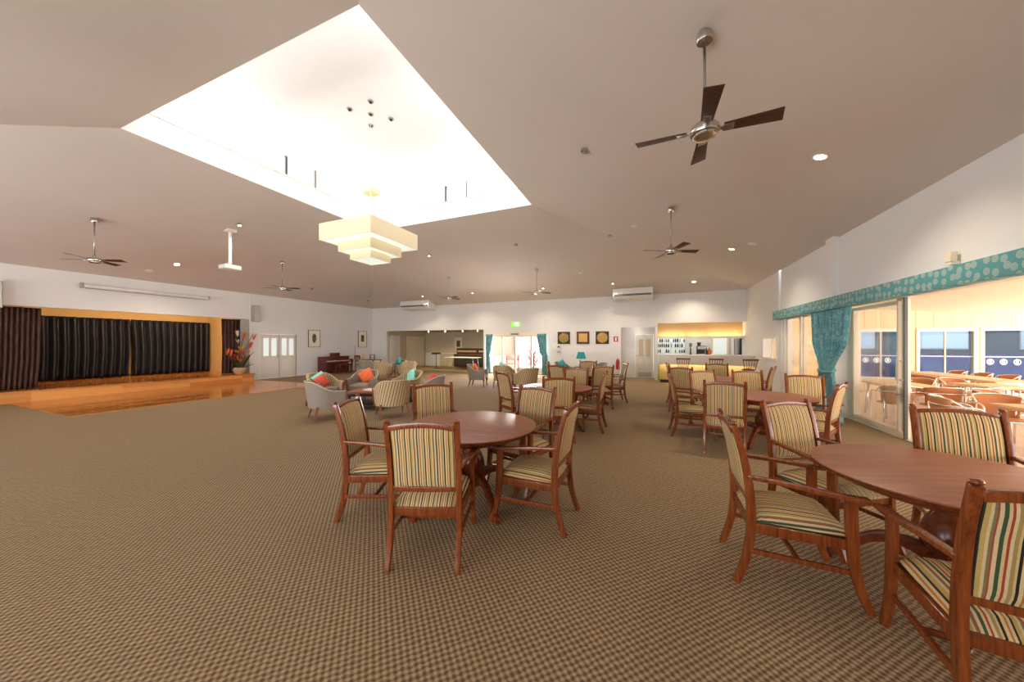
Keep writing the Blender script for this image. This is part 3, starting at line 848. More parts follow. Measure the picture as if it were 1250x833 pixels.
def make_tub(name, shellmat, seatmat, pip='piping'):
    """tub lounge chair, faces +y"""
    r = empty(name, (0, 0, 0)); N = 36
    def plan(u, k):  # u 0..1 round the U from right-front to left-front
        a = -.5 * PI * 0 + u
        return a
    def pt(u, z, inset):
        # U-shaped plan: straight arms then a half ellipse at the back
        w0 = .33 + .05 * (z - .25) / .5; d0 = .31 + .07 * (z - .25) / .5
        w, d = w0 - inset, d0 - inset
        fr = .25
        L = [fr + .06, PI * (w + d) / 2 * 1.0, fr + .06]; T = sum(L); s = u * T
        if s < L[0]: return (w - .015 * (1 - s / L[0]), fr - s, s)
        if s < L[0] + L[1]:
            th = (s - L[0]) / L[1] * PI
            return (w * math.cos(th), -.06 - d * math.sin(th), s)
        q = s - L[0] - L[1]; return (-w + .015 * (q / L[2]), -.06 + q, s)
    def top(u):
        t = min(u, 1 - u) * 2    # 0 at arm fronts, 1 at the back centre
        t = max(0, min(1, (t - .22) / .55)); t = t * t * (3 - 2 * t)
        return .60 + .21 * t
    outer = []; inner = []; at = []; ai = []
    for j in range(8):
        ro, ri = [], []
        for i in range(N + 1):
            u = i / N; z = .26 + (top(u) - .26) * j / 7
            x, y, s = pt(u, z, 0); ro.append((x, y, z)); at.append(s * 1.0)
            zi = z
            x, y, s = pt(u, zi, .055); ri.append((x, y, zi)); ai.append(s)
        outer.append(ro); inner.append(ri)
    g = MB(); i0 = 0
    g.grid(outer); k1 = len(g.v); g.grid(inner)
    m = N + 1
    for i in range(N):
        a = 7 * m + i; g.f.append((a, a + 1, k1 + a + 1, k1 + a)); a = i; g.f.append((a, a + 1, k1 + a + 1, k1 + a))
    for j in range(7):
        for i in (0, N):
            a = j * m + i; g.f.append((a, a + m, k1 + a + m, k1 + a))
    sh = g.build('shell', shellmat, r, smooth='auto', attr=at + ai)
    p = []
    for i in range(N + 1):
        u = i / N; z = top(u); x, y, _ = pt(u, z, .0); p.append((x, y, z + .002))
    MB().tube(p, .008, 6).build('piping', pip, sh, smooth=True)
    for s in (-1, 1):
        MB().bar([(s * .310, .262, .20), (s * .325, .262, .40), (s * .345, .262, .60)], .030, .014).build('arm_front', 'leg_wood', r, bevel=.005)
    hw = .275
    rows = []
    for j in range(9):
        v = j / 8; row = []
        for i in range(11):
            u = -1 + 2 * i / 10; a = abs(u) ** 4; b = abs(2 * v - 1) ** 4
            ww = hw * (1 if v > .35 else math.sqrt(max(0.02, 1 - ((.35 - v) / .35) ** 2 * .6)))
            row.append((u * ww, -.33 + .60 * v, .40 + .075 * math.sqrt(max(0, (1 - a) * (1 - b)))))
        rows.append(row)
    c = MB().grid(rows); 
    c.prism([(-.27, .27), (-.27, -.12), (-.18, -.30), (.18, -.30), (.27, -.12), (.27, .27)][::-1], .30, .41)
    c.build('seat_cushion', seatmat, r, smooth='auto')
    for sx in (-1, 1):
        for sy, yy in ((1, .23), (-1, -.25)):
            MB().bar([(sx * .27, yy, .30), (sx * (.28 if sy > 0 else .30), yy + sy * .015 + (-.06 if sy < 0 else .0), 0)], [.024, .015], [.024, .015]).build('leg', 'leg_wood', r, bevel=.003)
    return r

def face(fx, fy): return math.atan2(-fx, fy)
def P(px, d):
    r = (px - 625) / 409.0 * d
    return (-SN * d + CS * r, CS * d + SN * r)

# ------------------------------------------------------------------ dining tables and chairs
t0 = make_table(.66); index_kids()
TABLES = [(-1.70, 3.02, 8, 'round wooden table nearest the open carpet, with a bowl-free top and five striped armchairs'),
          (1.74, 3.02, 20, 'large-looking round wooden table closest to the viewpoint, by the terrace doors'),
          (1.66, 6.45, 10, 'round wooden table next to the teal tied-back curtain'),
          (1.52, 9.15, 0, 'round wooden table nearest the bar and its stools'),
          (-1.66, 6.22, 30, 'round wooden table in the middle row, behind the five-chair table'),
          (-1.52, 9.2, 15, 'round wooden table nearest the back wall pictures')]
TABLES[0] = (-1.70, 3.02, 8, 'round wooden pedestal table nearest the open carpet, five striped armchairs round it')
for i, (x, y, a, lab) in enumerate(TABLES):
    o = t0 if i == 0 else copy_tree(t0)
    o.location = (x, y, 0); o.rotation_euler = (0, 0, R(a)); tag(o, lab, 'table', 'round dining tables')
c0 = make_chair(); index_kids()
CH = [
 (-1.59, 2.22, -.36, .93, 'striped dining armchair with its back to the viewer at the open-carpet table'),
 (-2.40, 2.53, .90, .43, 'striped dining armchair with glare on its top rail, left end of the open-carpet table'),
 (-2.44, 3.47, .70, -.70, 'striped dining armchair between the open-carpet table and the striped tub chair'),
 (-1.38, 3.62, -.22, -.97, 'striped dining armchair facing the viewer across the open-carpet table'),
 (-.99, 2.97, -1, .02, 'striped dining armchair seen side-on at the aisle side of the open-carpet table'),
 (.86, 2.90, 1, .0, 'striped dining armchair seen from the side at the nearest table, open carpet behind it'),
 (1.35, 3.60, .54, -.84, 'striped dining armchair at the nearest table with the curtain-side table right behind it'),
 (2.29, 3.64, -.13, -.99, 'striped dining armchair across the nearest table, backed by the terrace wicker chairs'),
 (1.45, 2.21, .12, .99, 'striped dining armchair cut off by the frame edge, closest chair of all'),
 (1.01, 5.84, .17, .98, 'striped armchair with its back to the viewer at the table beside the teal curtain'),
 (.645, 6.62, 1, .05, 'striped armchair seen side-on at the aisle side of the table beside the teal curtain'),
 (1.06, 7.26, .4, -.92, 'striped armchair facing the viewer at the curtain-side table, nearer the aisle of two'),
 (1.76, 7.55, .05, -1, 'striped armchair pulled out behind the curtain-side table, facing the viewer'),
 (2.38, 6.88, -.1, -.99, 'striped armchair with pale top rail in front of the far glass panel'),
 (2.04, 5.96, -.85, .53, 'striped armchair seen edge-on with pink fabric, against the teal curtain'),
 (.73, 8.80, .35, .93, 'dark-backed striped armchair at the bar-side table, nearer the aisle'),
 (.74, 9.72, .95, .1, 'striped armchair turned side-on, left end of the table nearest the bar'),
 (1.58, 9.92, -.05, -1, 'striped armchair on the bar side of the table nearest the bar'),
 (2.22, 9.35, -.9, .4, 'striped armchair side-on beside the servery window wall'),
 (-1.48, 5.54, -.35, .93, 'striped armchair with its back to the viewer at the middle table of the aisle row'),
 (-2.36, 5.98, .62, .79, 'striped armchair angled at the window side of the middle aisle table, seen from behind'),
 (-1.12, 6.33, -1, .0, 'striped armchair side-on at the aisle end of the middle table'),
 (-1.50, 6.92, 0, -1, 'striped armchair facing the viewer on the far side of the middle aisle table'),
 (-1.22, 8.55, -.45, .85, 'striped armchair turned from the viewer at the aisle side of the back table'),
 (-.98, 9.55, -.95, -.3, 'striped armchair half hidden at the far aisle end of the back table'),
 (-2.02, 8.35, .45, .89, 'dark-backed striped armchair at the near side of the back table'),
 (-2.40, 9.25, .98, .1, 'striped armchair at the back table in front of the garden door curtain'),
 (-1.72, 9.95, .15, -.99, 'striped armchair facing the viewer below the table lamp'),
]
for i, (x, y, fx, fy, lab) in enumerate(CH):
    o = c0 if i == 0 else copy_tree(c0)
    o.location = (x, y, 0); o.rotation_euler = (0, 0, face(fx, fy)); tag(o, lab, 'chair', 'striped dining armchairs')

# ------------------------------------------------------------------ tub chairs and lounge settings
tg = make_tub('tub_chair', 'tub_grey', 'tub_grey'); ts = make_tub('tub_chair', 'tub_stripe', 'tub_grey'); index_kids()
ug = us = False
def tub(kind, x, y, fx, fy, lab, grp):
    global ug, us
    if kind == 'g': o = copy_tree(tg) if ug else tg; ug = True
    else: o = copy_tree(ts) if us else ts; us = True
    o.location = (x, y, 0); o.rotation_euler = (0, 0, face(fx, fy)); return tag(o, lab, 'armchair', grp)
G1 = 'tub chairs round the dark coffee table'
tub('g', -6.36, 5.10, .45, .89, 'grey upholstered tub chair with cream piping, back to the viewer, nearest the stage', G1)
tub('s', -5.28, 5.80, -.80, .60, 'striped tub chair with its back to the viewer, beside the glare-topped dining chair', G1)
tub('s', -7.75, 6.12, .85, -.05, 'striped tub chair holding aqua and red cushions, behind the near grey one', G1)
tub('g', -7.55, 7.15, .35, -.93, 'grey tub chair holding a bright orange cushion', G1)
tub('s', -6.30, 7.50, -.1, -1, 'striped tub chair with an aqua cushion, farthest in the coffee table group', G1)
tub('g', -5.05, 6.75, -.95, -.2, 'grey tub chair with a red cushion, nearest the garden doors in the coffee table group', G1)
G2 = 'tub chairs by the garden doors'
tub('g', -5.90, 11.0, .9, .25, 'grey tub chair standing alone in front of the alcove opening', G2)
tub('s', -4.95, 11.1, -.2, .98, 'striped tub chair with a green cushion before the glass garden doors', G2)
tub('s', -3.75, 10.2, -.75, .65, 'striped tub chair with orange rim, back to the viewer, by the dining chairs', G2)
tub('g', -3.3, 13.6, .85, -.45, 'tub chair with a teal cushion beside the teal lamp, curtain side', G2)
tub('g', -2.05, 13.7, -.8, -.5, 'tub chair beside the teal lamp on its fire extinguisher side', G2)
G3 = 'tub chairs by the piano wall'
for q, (px, d, fx, fy, kk, lab) in enumerate([
    (450, 15.6, -.2, .98, 'g', 'grey tub chair pulled up to the wall desk'),
    (467, 14.6, -.4, .9, 's', 'striped tub chair with its back to the viewer near the wall desk'),
    (484, 15.4, -.3, -.95, 'g', 'tub chair holding a teal star-shaped cushion near the alcove'),
    (497, 14.8, -.85, .5, 's', 'tub chair nearest the alcove doors in the piano corner')]):
    x, y = P(px, d); tub(kk, x, y, fx, fy, lab, G3)

def cushion(x, y, z, rz, tilt, mat, lab, w=.4, name='cushion', roll=.5):
    rows = []; n = 10
    top, bot = [], []
    for j in range(n + 1):
        ra, rb = [], []
        for i in range(n + 1):
            u, v = -1 + 2 * i / n, -1 + 2 * j / n
            h = .07 * math.sqrt(max(0, (1 - u ** 4) * (1 - v ** 4))) + .003
            sx = w / 2 * (1 - .06 * (1 - v * v) * abs(u)); 
            ra.append((u * sx, h, v * w / 2)); rb.append((u * sx, -h, v * w / 2))
        top.append(ra); bot.append(rb)
    g = MB().grid(top); g.grid(bot)
    e = (n + 1) ** 2
    m = n + 1
    for i in range(n):
        for (a, b) in ((i, i + 1), (n * m + i, n * m + i + 1)): g.f.append((a, b, e + b, e + a))
        for (a, b) in ((i * m, (i + 1) * m), (i * m + n, (i + 1) * m + n)): g.f.append((a, b, e + b, e + a))
    o = g.build(name, mat, None, smooth=True)
    o.location = (x, y, z); o.rotation_euler = (tilt, roll, rz); return tag(o, lab, 'cushion', 'scatter cushions')
def on_tub(x, y, fx, fy, off, mat, lab, w=.4, side=0.0, rz=0.0, zz=.645):
    rx, ry = fy, -fx
    cushion(x - fx * off + rx * side, y - fy * off + ry * side, zz, face(fx, fy) + rz, R(16), mat, lab, w * .88)
on_tub(-7.75, 6.12, .85, -.05, .16, 'aqua_cloth', 'pale aqua cushion propped in the striped chair near the stage', side=.06)
on_tub(-7.75, 6.12, .85, -.05, .02, 'coral_cloth', 'red cushion in front of the aqua one, behind the near grey chair', w=.36, side=.10, zz=.62)
on_tub(-7.55, 7.15, .35, -.93, .16, 'orange_cloth', 'bright orange cushion leaning in a grey tub chair', w=.44, side=-.03, rz=.25)
on_tub(-6.30, 7.50, -.1, -1, .15, 'aqua_cloth', 'mint green cushion in the farthest striped tub chair', w=.44, side=-.02, rz=-.25)
on_tub(-5.05, 6.75, -.95, -.2, .15, 'coral_cloth', 'coral red cushion in the grey chair nearest the garden doors', w=.42)
on_tub(-5.90, 11.0, .9, .25, .15, 'orange_cloth', 'orange cushion in the lone grey chair before the alcove', w=.38)
on_tub(-4.95, 11.1, -.2, .98, .15, 'aqua_cloth', 'green cushion showing above the striped chair before the garden doors', w=.40, zz=.70)
on_tub(-3.3, 13.6, .85, -.45, .15, 'teal_cloth', 'teal cushion in the tub chair left of the table lamp'.replace('left of', 'beside'), w=.42, zz=.70)
x, y = P(484, 15.4); on_tub(x, y, -.3, -.95, .10, 'teal_cloth', 'dark teal cushion standing on its point near the alcove', w=.42, zz=.74)

# dark coffee table
ct = empty('coffee_table', (-6.42, 6.38, 0), R(20), 'square dark wooden coffee table with a lower shelf amid tub chairs', 'table')
MB().box(-.45, .45, -.45, .45, .40, .44).build('tabletop', 'table_wood', ct, bevel=.006)
MB().box(-.42, .42, -.42, .42, .33, .40).build('apron', 'dark_wood', ct, bevel=.004)
MB().box(-.40, .40, -.40, .40, .10, .13).build('shelf', 'dark_wood', ct, bevel=.004)
for sx in (-1, 1):
    for sy in (-1, 1): MB().bar([(sx * .39, sy * .39, 0), (sx * .39, sy * .39, .33)], .03, .03).build('leg', 'dark_wood', ct, bevel=.004)
tag(MB().box(-.16, .16, -.11, .11, 0, .02).box(-.13, .14, -.10, .10, .02, .035).build('magazine', 'paper', bevel=.003), 'pale magazines lying on the dark coffee table', 'magazine').location = (-6.35, 6.25, .441)

# lamp table, lamp
lt = empty('side_table', (-2.72, 14.2, 0), 0, 'small round wooden table carrying the teal lamp', 'table')
MB().lathe([(.001, .57), (.30, .57), (.31, .585), (.30, .60), (.001, .60)], n=32).build('tabletop', 'table_wood', lt, smooth='auto')
MB().lathe([(.14, 0), (.13, .03), (.04, .06), (.03, .3), (.04, .55), (.06, .57)], n=20).build('pedestal', 'table_edge', lt, smooth='auto')
tl = empty('table_lamp', (-2.74, 14.2, .6), 0, 'table lamp with a teal shade and rounded cream base', 'lamp')
MB().lathe([(.07, 0), (.075, .015), (.05, .03), (.10, .09), (.115, .15), (.09, .22), (.03, .28), (.015, .33)], n=24).build('lamp_base', 'flower_cream', tl, smooth='auto')
MB().lathe([(.21, .34), (.13, .62), (.124, .62), (.204, .34)], n=28, ).build('lamp_shade', 'teal_shade', tl, smooth='auto')
MB().lathe([(.02, .36), (.035, .42), (.03, .47), (.01, .5)], n=12).build('bulb', 'lamp_glow', tl, smooth=True)

# ------------------------------------------------------------------ bar stools
def make_stool():
    r = empty('bar_stool', (0, 0, 0)); h = .66
    rows = []
    MB().lathe([(.001, h - .01), (.17, h - .01), (.20, h + .005), (.205, h + .02), (.19, h + .035), (.001, h + .03)], n=24).build('seat', 'chair_wood', r, smooth='auto')
    for sx in (-1, 1):
        for sy in (-1, 1): MB().bar([(sx * .12, sy * .12, h - .01), (sx * .19, sy * .19, 0)], .016, .016).build('leg', 'chair_wood', r, bevel=.003)
    MB().tube([(.165 * math.cos(a), .165 * math.sin(a), .25) for a in [2 * PI * k / 20 + PI / 4 for k in range(20)]], .012, 6, closed=True).build('footrest', 'chair_wood', r, smooth=True)
    top = [(-.23 + .46 * i / 8, -.25 - .035 * (1 - (2 * i / 8 - 1) ** 2), 1.02) for i in range(9)]
    MB().bar(top, .014, .030, side=(0, 1, 0)).build('top_rail', 'chair_wood', r, bevel=.005)
    for k in range(6):
        u = -1 + 2 * k / 5
        MB().tube([(u * .15, -.16, h + .02), (u * .205, -.25 - .035 * (1 - u * u), 1.0)], .010 if 0 < k < 5 else .014, 7).build('spindle', 'chair_wood', r, smooth=True)
    return r
s0 = make_stool(); index_kids()
for i, (x, y, lab) in enumerate([(1.08, 14.0, 'spindle-backed wooden bar stool nearest the service door'), (2.14, 14.1, 'spindle-backed wooden bar stool in the middle of the bar front'),
                                 (3.12, 13.9, 'spindle-backed wooden bar stool nearest the servery window')]):
    o = s0 if i == 0 else copy_tree(s0); o.location = (x, y, 0); tag(o, lab, 'stool', 'bar stools')

# ------------------------------------------------------------------ bar
bc = empty('bar_counter', (0, 0, 0), 0, 'long bar with white front panel glowing underneath', 'counter')
MB().box(.27, 3.46, 14.55, 15.2, 1.10, 1.15).build('countertop', 'trim_white', bc, bevel=.006)
MB().box(.27, 3.46, 14.60, 14.68, .76, 1.10).build('front_panel', 'door_white', bc, bevel=.004)
MB().box(.30, 3.46, 14.92, 15.15, .12, 1.10).build('base_panel', 'bar_panel', bc)
MB().box(.34, 3.46, 14.97, 15.15, 0, .12).build('kickboard', 'kick_dark', bc)
MB().box(.35, 3.40, 14.72, 14.76, .80, .825).build('light_strip', 'strip_glow', bc)
MB().box(.262, .30, 14.60, 15.15, 0.1, .72).build('end_panel', 'bottle_green', bc)
sh = empty('light_shelf', (0, 0, 0), 0, 'white shelf with warm strip lights on top above the bar', 'shelf')
MB().box(.26, 3.46, 16.08, 16.36, 1.80, 1.835).box(.26, 3.46, 16.08, 16.095, 1.835, 1.885).build('board', 'trim_white', sh)
for a, b in ((.34, 1.30), (1.48, 2.02), (2.18, 3.40)):
    MB().box(a, b, 16.20, 16.24, 1.838, 1.858).build('strip_light', 'strip_glow', sh)
# shelving of bottles
bs = empty('bottle_shelf', (.85, 17.35, 0), 0, 'white backlit shelving unit full of bottles behind the bar', 'shelf')
MB().box(-.62, .62, .24, .26, .6, 2.0).build('back_panel', 'frosted', bs)
for zz in (.9, 1.12, 1.38, 1.62, 1.9): MB().box(-.6, .6, 0, .24, zz, zz + .02).build('shelf_board', 'trim_white', bs)
for xx in (-.62, -.01, .60): MB().box(xx, xx + .02, 0, .24, .6, 2.0).build('upright', 'trim_white', bs)
def make_bottle(mat):
    r = MB().lathe([(.001, 0), (.036, 0), (.038, .01), (.038, .13), (.03, .155), (.013, .175), (.013, .21), (.001, .212)], n=10).build('bottle', mat, None, smooth='auto')
    return r
bots = {k: make_bottle(k) for k in ('bottle_dark', 'bottle_amber', 'bottle_clear', 'bottle_green')}
used = set()
LB = {'bottle_dark': 'dark bottle', 'bottle_amber': 'amber bottle', 'bottle_clear': 'clear bottle', 'bottle_green': 'lime green bottle'}
for zi, (zz, rowname) in enumerate([(1.14, 'lowest visible'), (1.40, 'middle'), (1.64, 'top')]):
    for k in range(13):
        mk = 'bottle_green' if (zi == 0 and k in (8, 9)) else rnd.choice(['bottle_dark', 'bottle_dark', 'bottle_amber', 'bottle_clear'])
        if rnd.random() < .15: continue
        src = bots[mk]; o = src if mk not in used else src.copy()
        if mk in used: COL.objects.link(o)
        used.add(mk)
        o.location = (.85 - .55 + k * .09 + (.03 if k > 5 else 0), 17.35 + .1 + rnd.uniform(-.04, .04), zz + .0); sc = rnd.uniform(.75, .98); o.scale = (sc, sc, sc)
        tag(o, '%s on the %s shelf of the backlit unit' % (LB[mk], rowname), 'bottle', 'bottles behind the bar: %s, %s shelf' % (LB[mk], rowname))
cm = empty('coffee_machine', (1.78, 15.05, 1.15), 0, 'dark and steel coffee machine on the bar counter', 'coffee machine')
MB().box(-.12, .16, -.1, .13, .0, .34).build('body', 'black', cm, bevel=.01)
MB().box(-.10, .14, -.14, -.1, .2, .33).build('head', 'steel', cm, bevel=.006)
MB().box(-.1, .14, -.16, -.1, 0, .03).build('drip_tray', 'steel', cm)
MB().lathe([(.05, .34), (.075, .46), (.07, .48), (.001, .48)], c=(-.04, 0, 0), n=14).build('bean_hopper', 'bottle_dark', cm, smooth='auto')
tp = empty('tap_tower', (1.44, 15.0, 1.15), 0, 'dark beer tap tower on the bar counter', 'tap')
MB().lathe([(.05, 0), (.05, .02), (.028, .04), (.028, .30), (.05, .32), (.05, .42), (.02, .45)], n=14).build('column', 'bottle_dark', tp, smooth='auto')
MB().tube([(0, -.03, .3), (0, -.1, .29), (0, -.1, .24)], .01).build('spout', 'steel', tp)
ju = empty('copper_jug', (2.08, 15.0, 1.15), 0, 'orange copper jug with slim neck on the bar counter', 'jug')
MB().lathe([(.001, 0), (.06, 0), (.085, .06), (.08, .12), (.035, .19), (.02, .26), (.026, .28)], n=16).build('body', 'copper', ju, smooth='auto')
MB().tube([(.08, 0, .1), (.12, 0, .16), (.03, 0, .22)], .008).build('handle', 'copper', ju)
tag(MB().lathe([(.001, 0), (.03, 0), (.032, .2), (.012, .26), (.012, .34), (.001, .342)], c=(1.98, 14.95, 1.15), n=12).build('wine_bottle', 'bottle_dark', smooth='auto'), 'tall dark wine bottle beside the copper jug', 'bottle')
dn[0] += 3
bd = empty('door_%d' % dn[0], (3.0, 18.48, 0), 0, kind='structure')
MB().box(-.38, .38, -.03, 0, 0, 2.0).build('door_leaf', 'cream_frame', bd)
MB().box(-.28, .28, -.04, -.03, .2, 1.85).build('door_pane', 'frosted', bd)  # emissive pane stands in for the bright doorway opening
tag(MB().box(3.40, 3.465, 16.5, 17.6, .9, 1.8).box(3.39, 3.40, 16.6, 17.5, 1.0, 1.7).build('fridge_cabinet', 'bottle_dark', bevel=.005), 'dark narrow cabinet on the side wall behind the bar', 'cabinet')

# ------------------------------------------------------------------ ceiling fans
def make_fan():
    r = empty('ceiling_fan', (0, 0, 0)); L = 1.0
    return r
def fan(x, y, angs, lab, hub=3.62):
    zc = ceil_z(x, y)
    r = empty('ceiling_fan', (x, y, 0), 0, lab, 'ceiling fan', 'ceiling fans on long rods')
    MB().lathe([(.065, zc - .09), (.075, zc - .07), (.07, zc - .03), (.055, zc + .01)], n=24).build('canopy', 'chrome', r, smooth='auto')
    MB().tube([(0, 0, hub + .08), (0, 0, zc - .04)], .013, 12).build('rod', 'steel', r, smooth=True)
    MB().lathe([(.02, hub + .14), (.035, hub + .11), (.04, hub + .07), (.10, hub + .06), (.125, hub + .03), (.13, hub - .01), (.12, hub - .03), (.10, hub - .035), (.098, hub - .055), (.07, hub - .075), (.001, hub - .08)], n=32).build('motor', 'chrome', r, smooth='auto')
    for a in angs:
        a = R(a); c, s = math.cos(a), math.sin(a)
        M4 = Matrix.Translation((0, 0, hub + .0)) @ Matrix.Rotation(a, 4, 'Z') @ Matrix.Rotation(R(-12), 4, 'X')
        br = MB().box(.10, .22, -.02, .02, -.004, .004, M4).box(.15, .24, -.035, .035, -.004, .004, M4).build('blade_arm', 'steel', r, bevel=.002)
        MB().prism([(.155, -.05), (.60, -.075), (.62, .075), (.155, .05)], .004, .012, M4).build('blade', 'fan_wood', r, bevel=.002)
    return r
def tipang(x, y, z, tips):
    out = []
    for px, py in tips:
        u = (px - 625) / 409; v = (419 - py) / 409; t = (z - 1.6) / v
        wx, wy = t * (-SN + CS * u), t * (CS + SN * u)
        out.append(math.degrees(math.atan2(wy - y, wx - x)))
    return out
a1 = tipang(.47, 3.66, 3.58, [(951, 147)])[0]
F1 = tipang(.47, 3.66, 3.58, [(951, 146), (889, 107), (784, 179), (850, 204)])
fan(.47, 3.66, [F1[0] + 90 * k for k in range(4)], 'large nearest ceiling fan with four dark blades and chrome motor')
fan(.40, 8.15, [26 + 90 * k for k in range(4)], 'ceiling fan between the near fan and the bar')
fan(-4.24, 12.77, [-52 + 90 * k for k in range(4)], 'ceiling fan in front of the garden doors')
fan(-8.39, 12.8, [70 + 90 * k for k in range(4)], 'ceiling fan beside the air conditioner over the alcove')
fan(-12.6, 8.18, [30 + 90 * k for k in range(4)], 'ceiling fan beyond the projector, near the double doors')
fan(-12.55, 3.64, [33 + 90 * k for k in range(4)], 'ceiling fan over the parquet at the near end of the stage')

# ceiling lights: chrome gimbals and recessed discs
def ceil_item(name, x, y, parts, lab, cat, grp, flat=False):
    r = empty(name, (x, y, ceil_z(x, y)), 0, lab, cat, grp); r.rotation_euler = ceil_rot(x, y)
    for nm, prof, mat in parts: MB().lathe(prof, n=20).build(nm, mat, r, smooth='auto')
    return r
GB = [('housing', [(.055, .01), (.062, -.01), (.06, -.05), (.045, -.055), (.042, -.03), (.001, -.03)], 'chrome'), ('lamp_face', [(.001, -.0305), (.036, -.0305), (.036, -.034), (.001, -.036)], None)]
for x, y, lit, lab in [(-1.08, 5.92, 0, 'chrome ceiling spot between lantern opening and nearest fan'), (-1.2, 11.04, 0, 'chrome ceiling spot beside the second fan on the hip crease'),
                       (-4.4, 10.97, 0, 'chrome ceiling spot above the garden doors side, below the lantern corner'), (-8.1, 10.97, 1, 'lit ceiling spot just beyond the tiered pendant'),
                       (-11.04, 5.94, 1, 'lit ceiling spot beside the projector mount'), (-14.38, 10.68, 0, 'small ceiling spot above the double doors wall'),
                       (-11.11, 14.48, 1, 'lit ceiling spot above the alcove air conditioner'), (-8.12, 14.49, 1, 'lit ceiling spot above the alcove near its curtain end'),
                       (-4.49, 14.46, 1, 'lit ceiling spot above the fan by the garden doors'), (-14.78, 14.35, 0, 'small ceiling spot in the piano corner'), (-1.47, 14.44, 1, 'ceiling spot above the larger-looking air conditioner near the bar')]:
    r = empty('ceiling_spotlight', (x, y, ceil_z(x, y)), 0, lab, 'ceiling light', 'ceiling lights'); r.rotation_euler = ceil_rot(x, y)
    MB().lathe(GB[0][1], n=20).build('housing', 'chrome', r, smooth='auto'); MB().lathe(GB[1][1], n=20).build('bulb', 'lamp_glow' if lit else 'white_mark', r, smooth='auto')
for x, y, lab in [(2.1, 5.75, 'bright recessed downlight nearest the large fan'), (2.0, 10.6, 'bright recessed downlight past the second fan'), (1.54, 14.83, 'bright recessed downlight right above the bar opening'),
                  (-14.25, 5.88, 'lit recessed downlight above the projector screen')]:
    r = empty('downlight', (x, y, ceil_z(x, y)), 0, lab, 'ceiling light', 'ceiling lights'); r.rotation_euler = ceil_rot(x, y)
    MB().lathe([(.085, .0), (.085, -.008), (.07, -.012), (.062, -.004), (.062, 0)], n=24).build('trim_ring', 'trim_white', r, smooth='auto')
    MB().lathe([(.001, -.003), (.062, -.003), (.062, -.006), (.001, -.007)], n=24).build('lamp_face', 'lamp_glow', r, smooth='auto')
for x, y, rr, lab in [(2.3, 9.9, .10, 'white round ceiling speaker beyond the second fan'), (-.44, 9.8, .08, 'flush round white disc on the ceiling crease'), (-15.0, 5.5, .1, 'flat white ceiling disc above the screen'), (-2.6, 13.4, .08, 'flat white ceiling disc near the larger air conditioner')]:
    r = empty('ceiling_disc', (x, y, ceil_z(x, y)), 0, lab, 'ceiling fitting', 'flat ceiling discs'); r.rotation_euler = ceil_rot(x, y)
    MB().lathe([(rr, 0), (rr, -.012), (rr * .8, -.018), (.001, -.018)], n=24).build('cover', 'ac_white', r, smooth='auto')
# five spots in the lantern ceiling
for (dx, dy, nm) in ((0, 0, 'centre spot of the five in the lantern ceiling'), (1.0, -.0, 'lantern ceiling spot on the bar-ward side of the centre one'), (-1.0, 0, 'lantern ceiling spot on the stage-ward side of the centre one'),
                     (0, 1.0, 'lantern ceiling spot on the far side of the centre one'), (0, -1.0, 'lantern ceiling spot on the near side of the centre one')):
    r = empty('lantern_spotlight', (-6.15 + (dx - dy) * .32, 6.06 + (dx + dy) * .32, 7.05), 0, nm, 'ceiling light', 'lantern ceiling spots')
    MB().lathe([(.06, 0), (.065, -.015), (.04, -.02), (.001, -.02)], n=18).build('housing', 'grey_plastic', r, smooth='auto')
    MB().lathe([(.035, -.02), (.03, -.05), (.001, -.052)], n=14).build('bulb', 'black', r, smooth='auto')

# tiered pendant
pd = empty('pendant_lamp', (-6.15, 6.06, 0), 0, 'large square three-tiered cream pendant hanging below the lantern', 'pendant lamp')
for k, (a, z0, z1) in enumerate([(.76, 3.92, 4.29), (.49, 3.70, 3.98), (.315, 3.54, 3.74)]):
    s = MB(); w = .012
    s.box(-a, a, -a, -a + w, z0, z1).box(-a, a, a - w, a, z0, z1).box(-a, -a + w, -a + w, a - w, z0, z1).box(a - w, a, -a + w, a - w, z0, z1)
    tier = s.build('tier', 'pendant_shade', pd)
    MB().box(-a + w, a - w, -a + w, a - w, z0 + .015, z0 + .025).build('diffuser', 'pendant_diffuser', tier)
MB().box(-.62, .62, -.62, .62, 4.31, 4.35).build('top_plate', 'pendant_shade', pd, bevel=.004)
MB().tube([(-.07, .07, 4.35), (-.07, .07, 5.14)], .012).tube([(.07, -.07, 4.35), (.07, -.07, 5.14)], .012).build('rod', 'cream_frame', pd)
MB().box(-.16, .16, -.16, .16, 5.14, 5.26).build('junction_box', 'pendant_shade', pd, bevel=.01)
MB().tube([(0, 0, 5.26), (0, 0, 7.05)], .005, 6).build('cable', 'ac_white', pd)

# projector, screen, speakers
pj = empty('projector', (-11.54, 5.97, 0), 0, 'white ceiling projector on a long white pole', 'projector')
zc = ceil_z(-11.54, 5.97)
MB().tube([(0, 0, 3.92), (0, 0, zc)], .04, 14).build('pole', 'ac_white', pj, smooth='auto')
MB().box(-.12, .12, -.12, .12, zc - .02, zc + .06).build('mount_plate', 'ac_white', pj)
MB().box(-.17, .17, -.21, .21, 3.78, 3.90).build('body', 'ac_white', pj, bevel=.015)
MB().lathe([(.04, 0), (.045, .04), (.03, .05), (.001, .04)], c=(-.17, .08, 3.84), n=16, mat=Matrix.Rotation(-PI / 2, 4, 'Y')).build('lens', 'grey_plastic', pj, smooth='auto')
MB().tube([(-.13, -.17, 3.92), (.13, -.17, 3.92), (.13, .17, 3.92), (-.13, .17, 3.92)], .012, 6, closed=True).build('bracket', 'steel', pj)
ps = empty('projector_screen', (0, 0, 0), 0, 'long white rolled-up projector screen above the stage opening', 'screen')
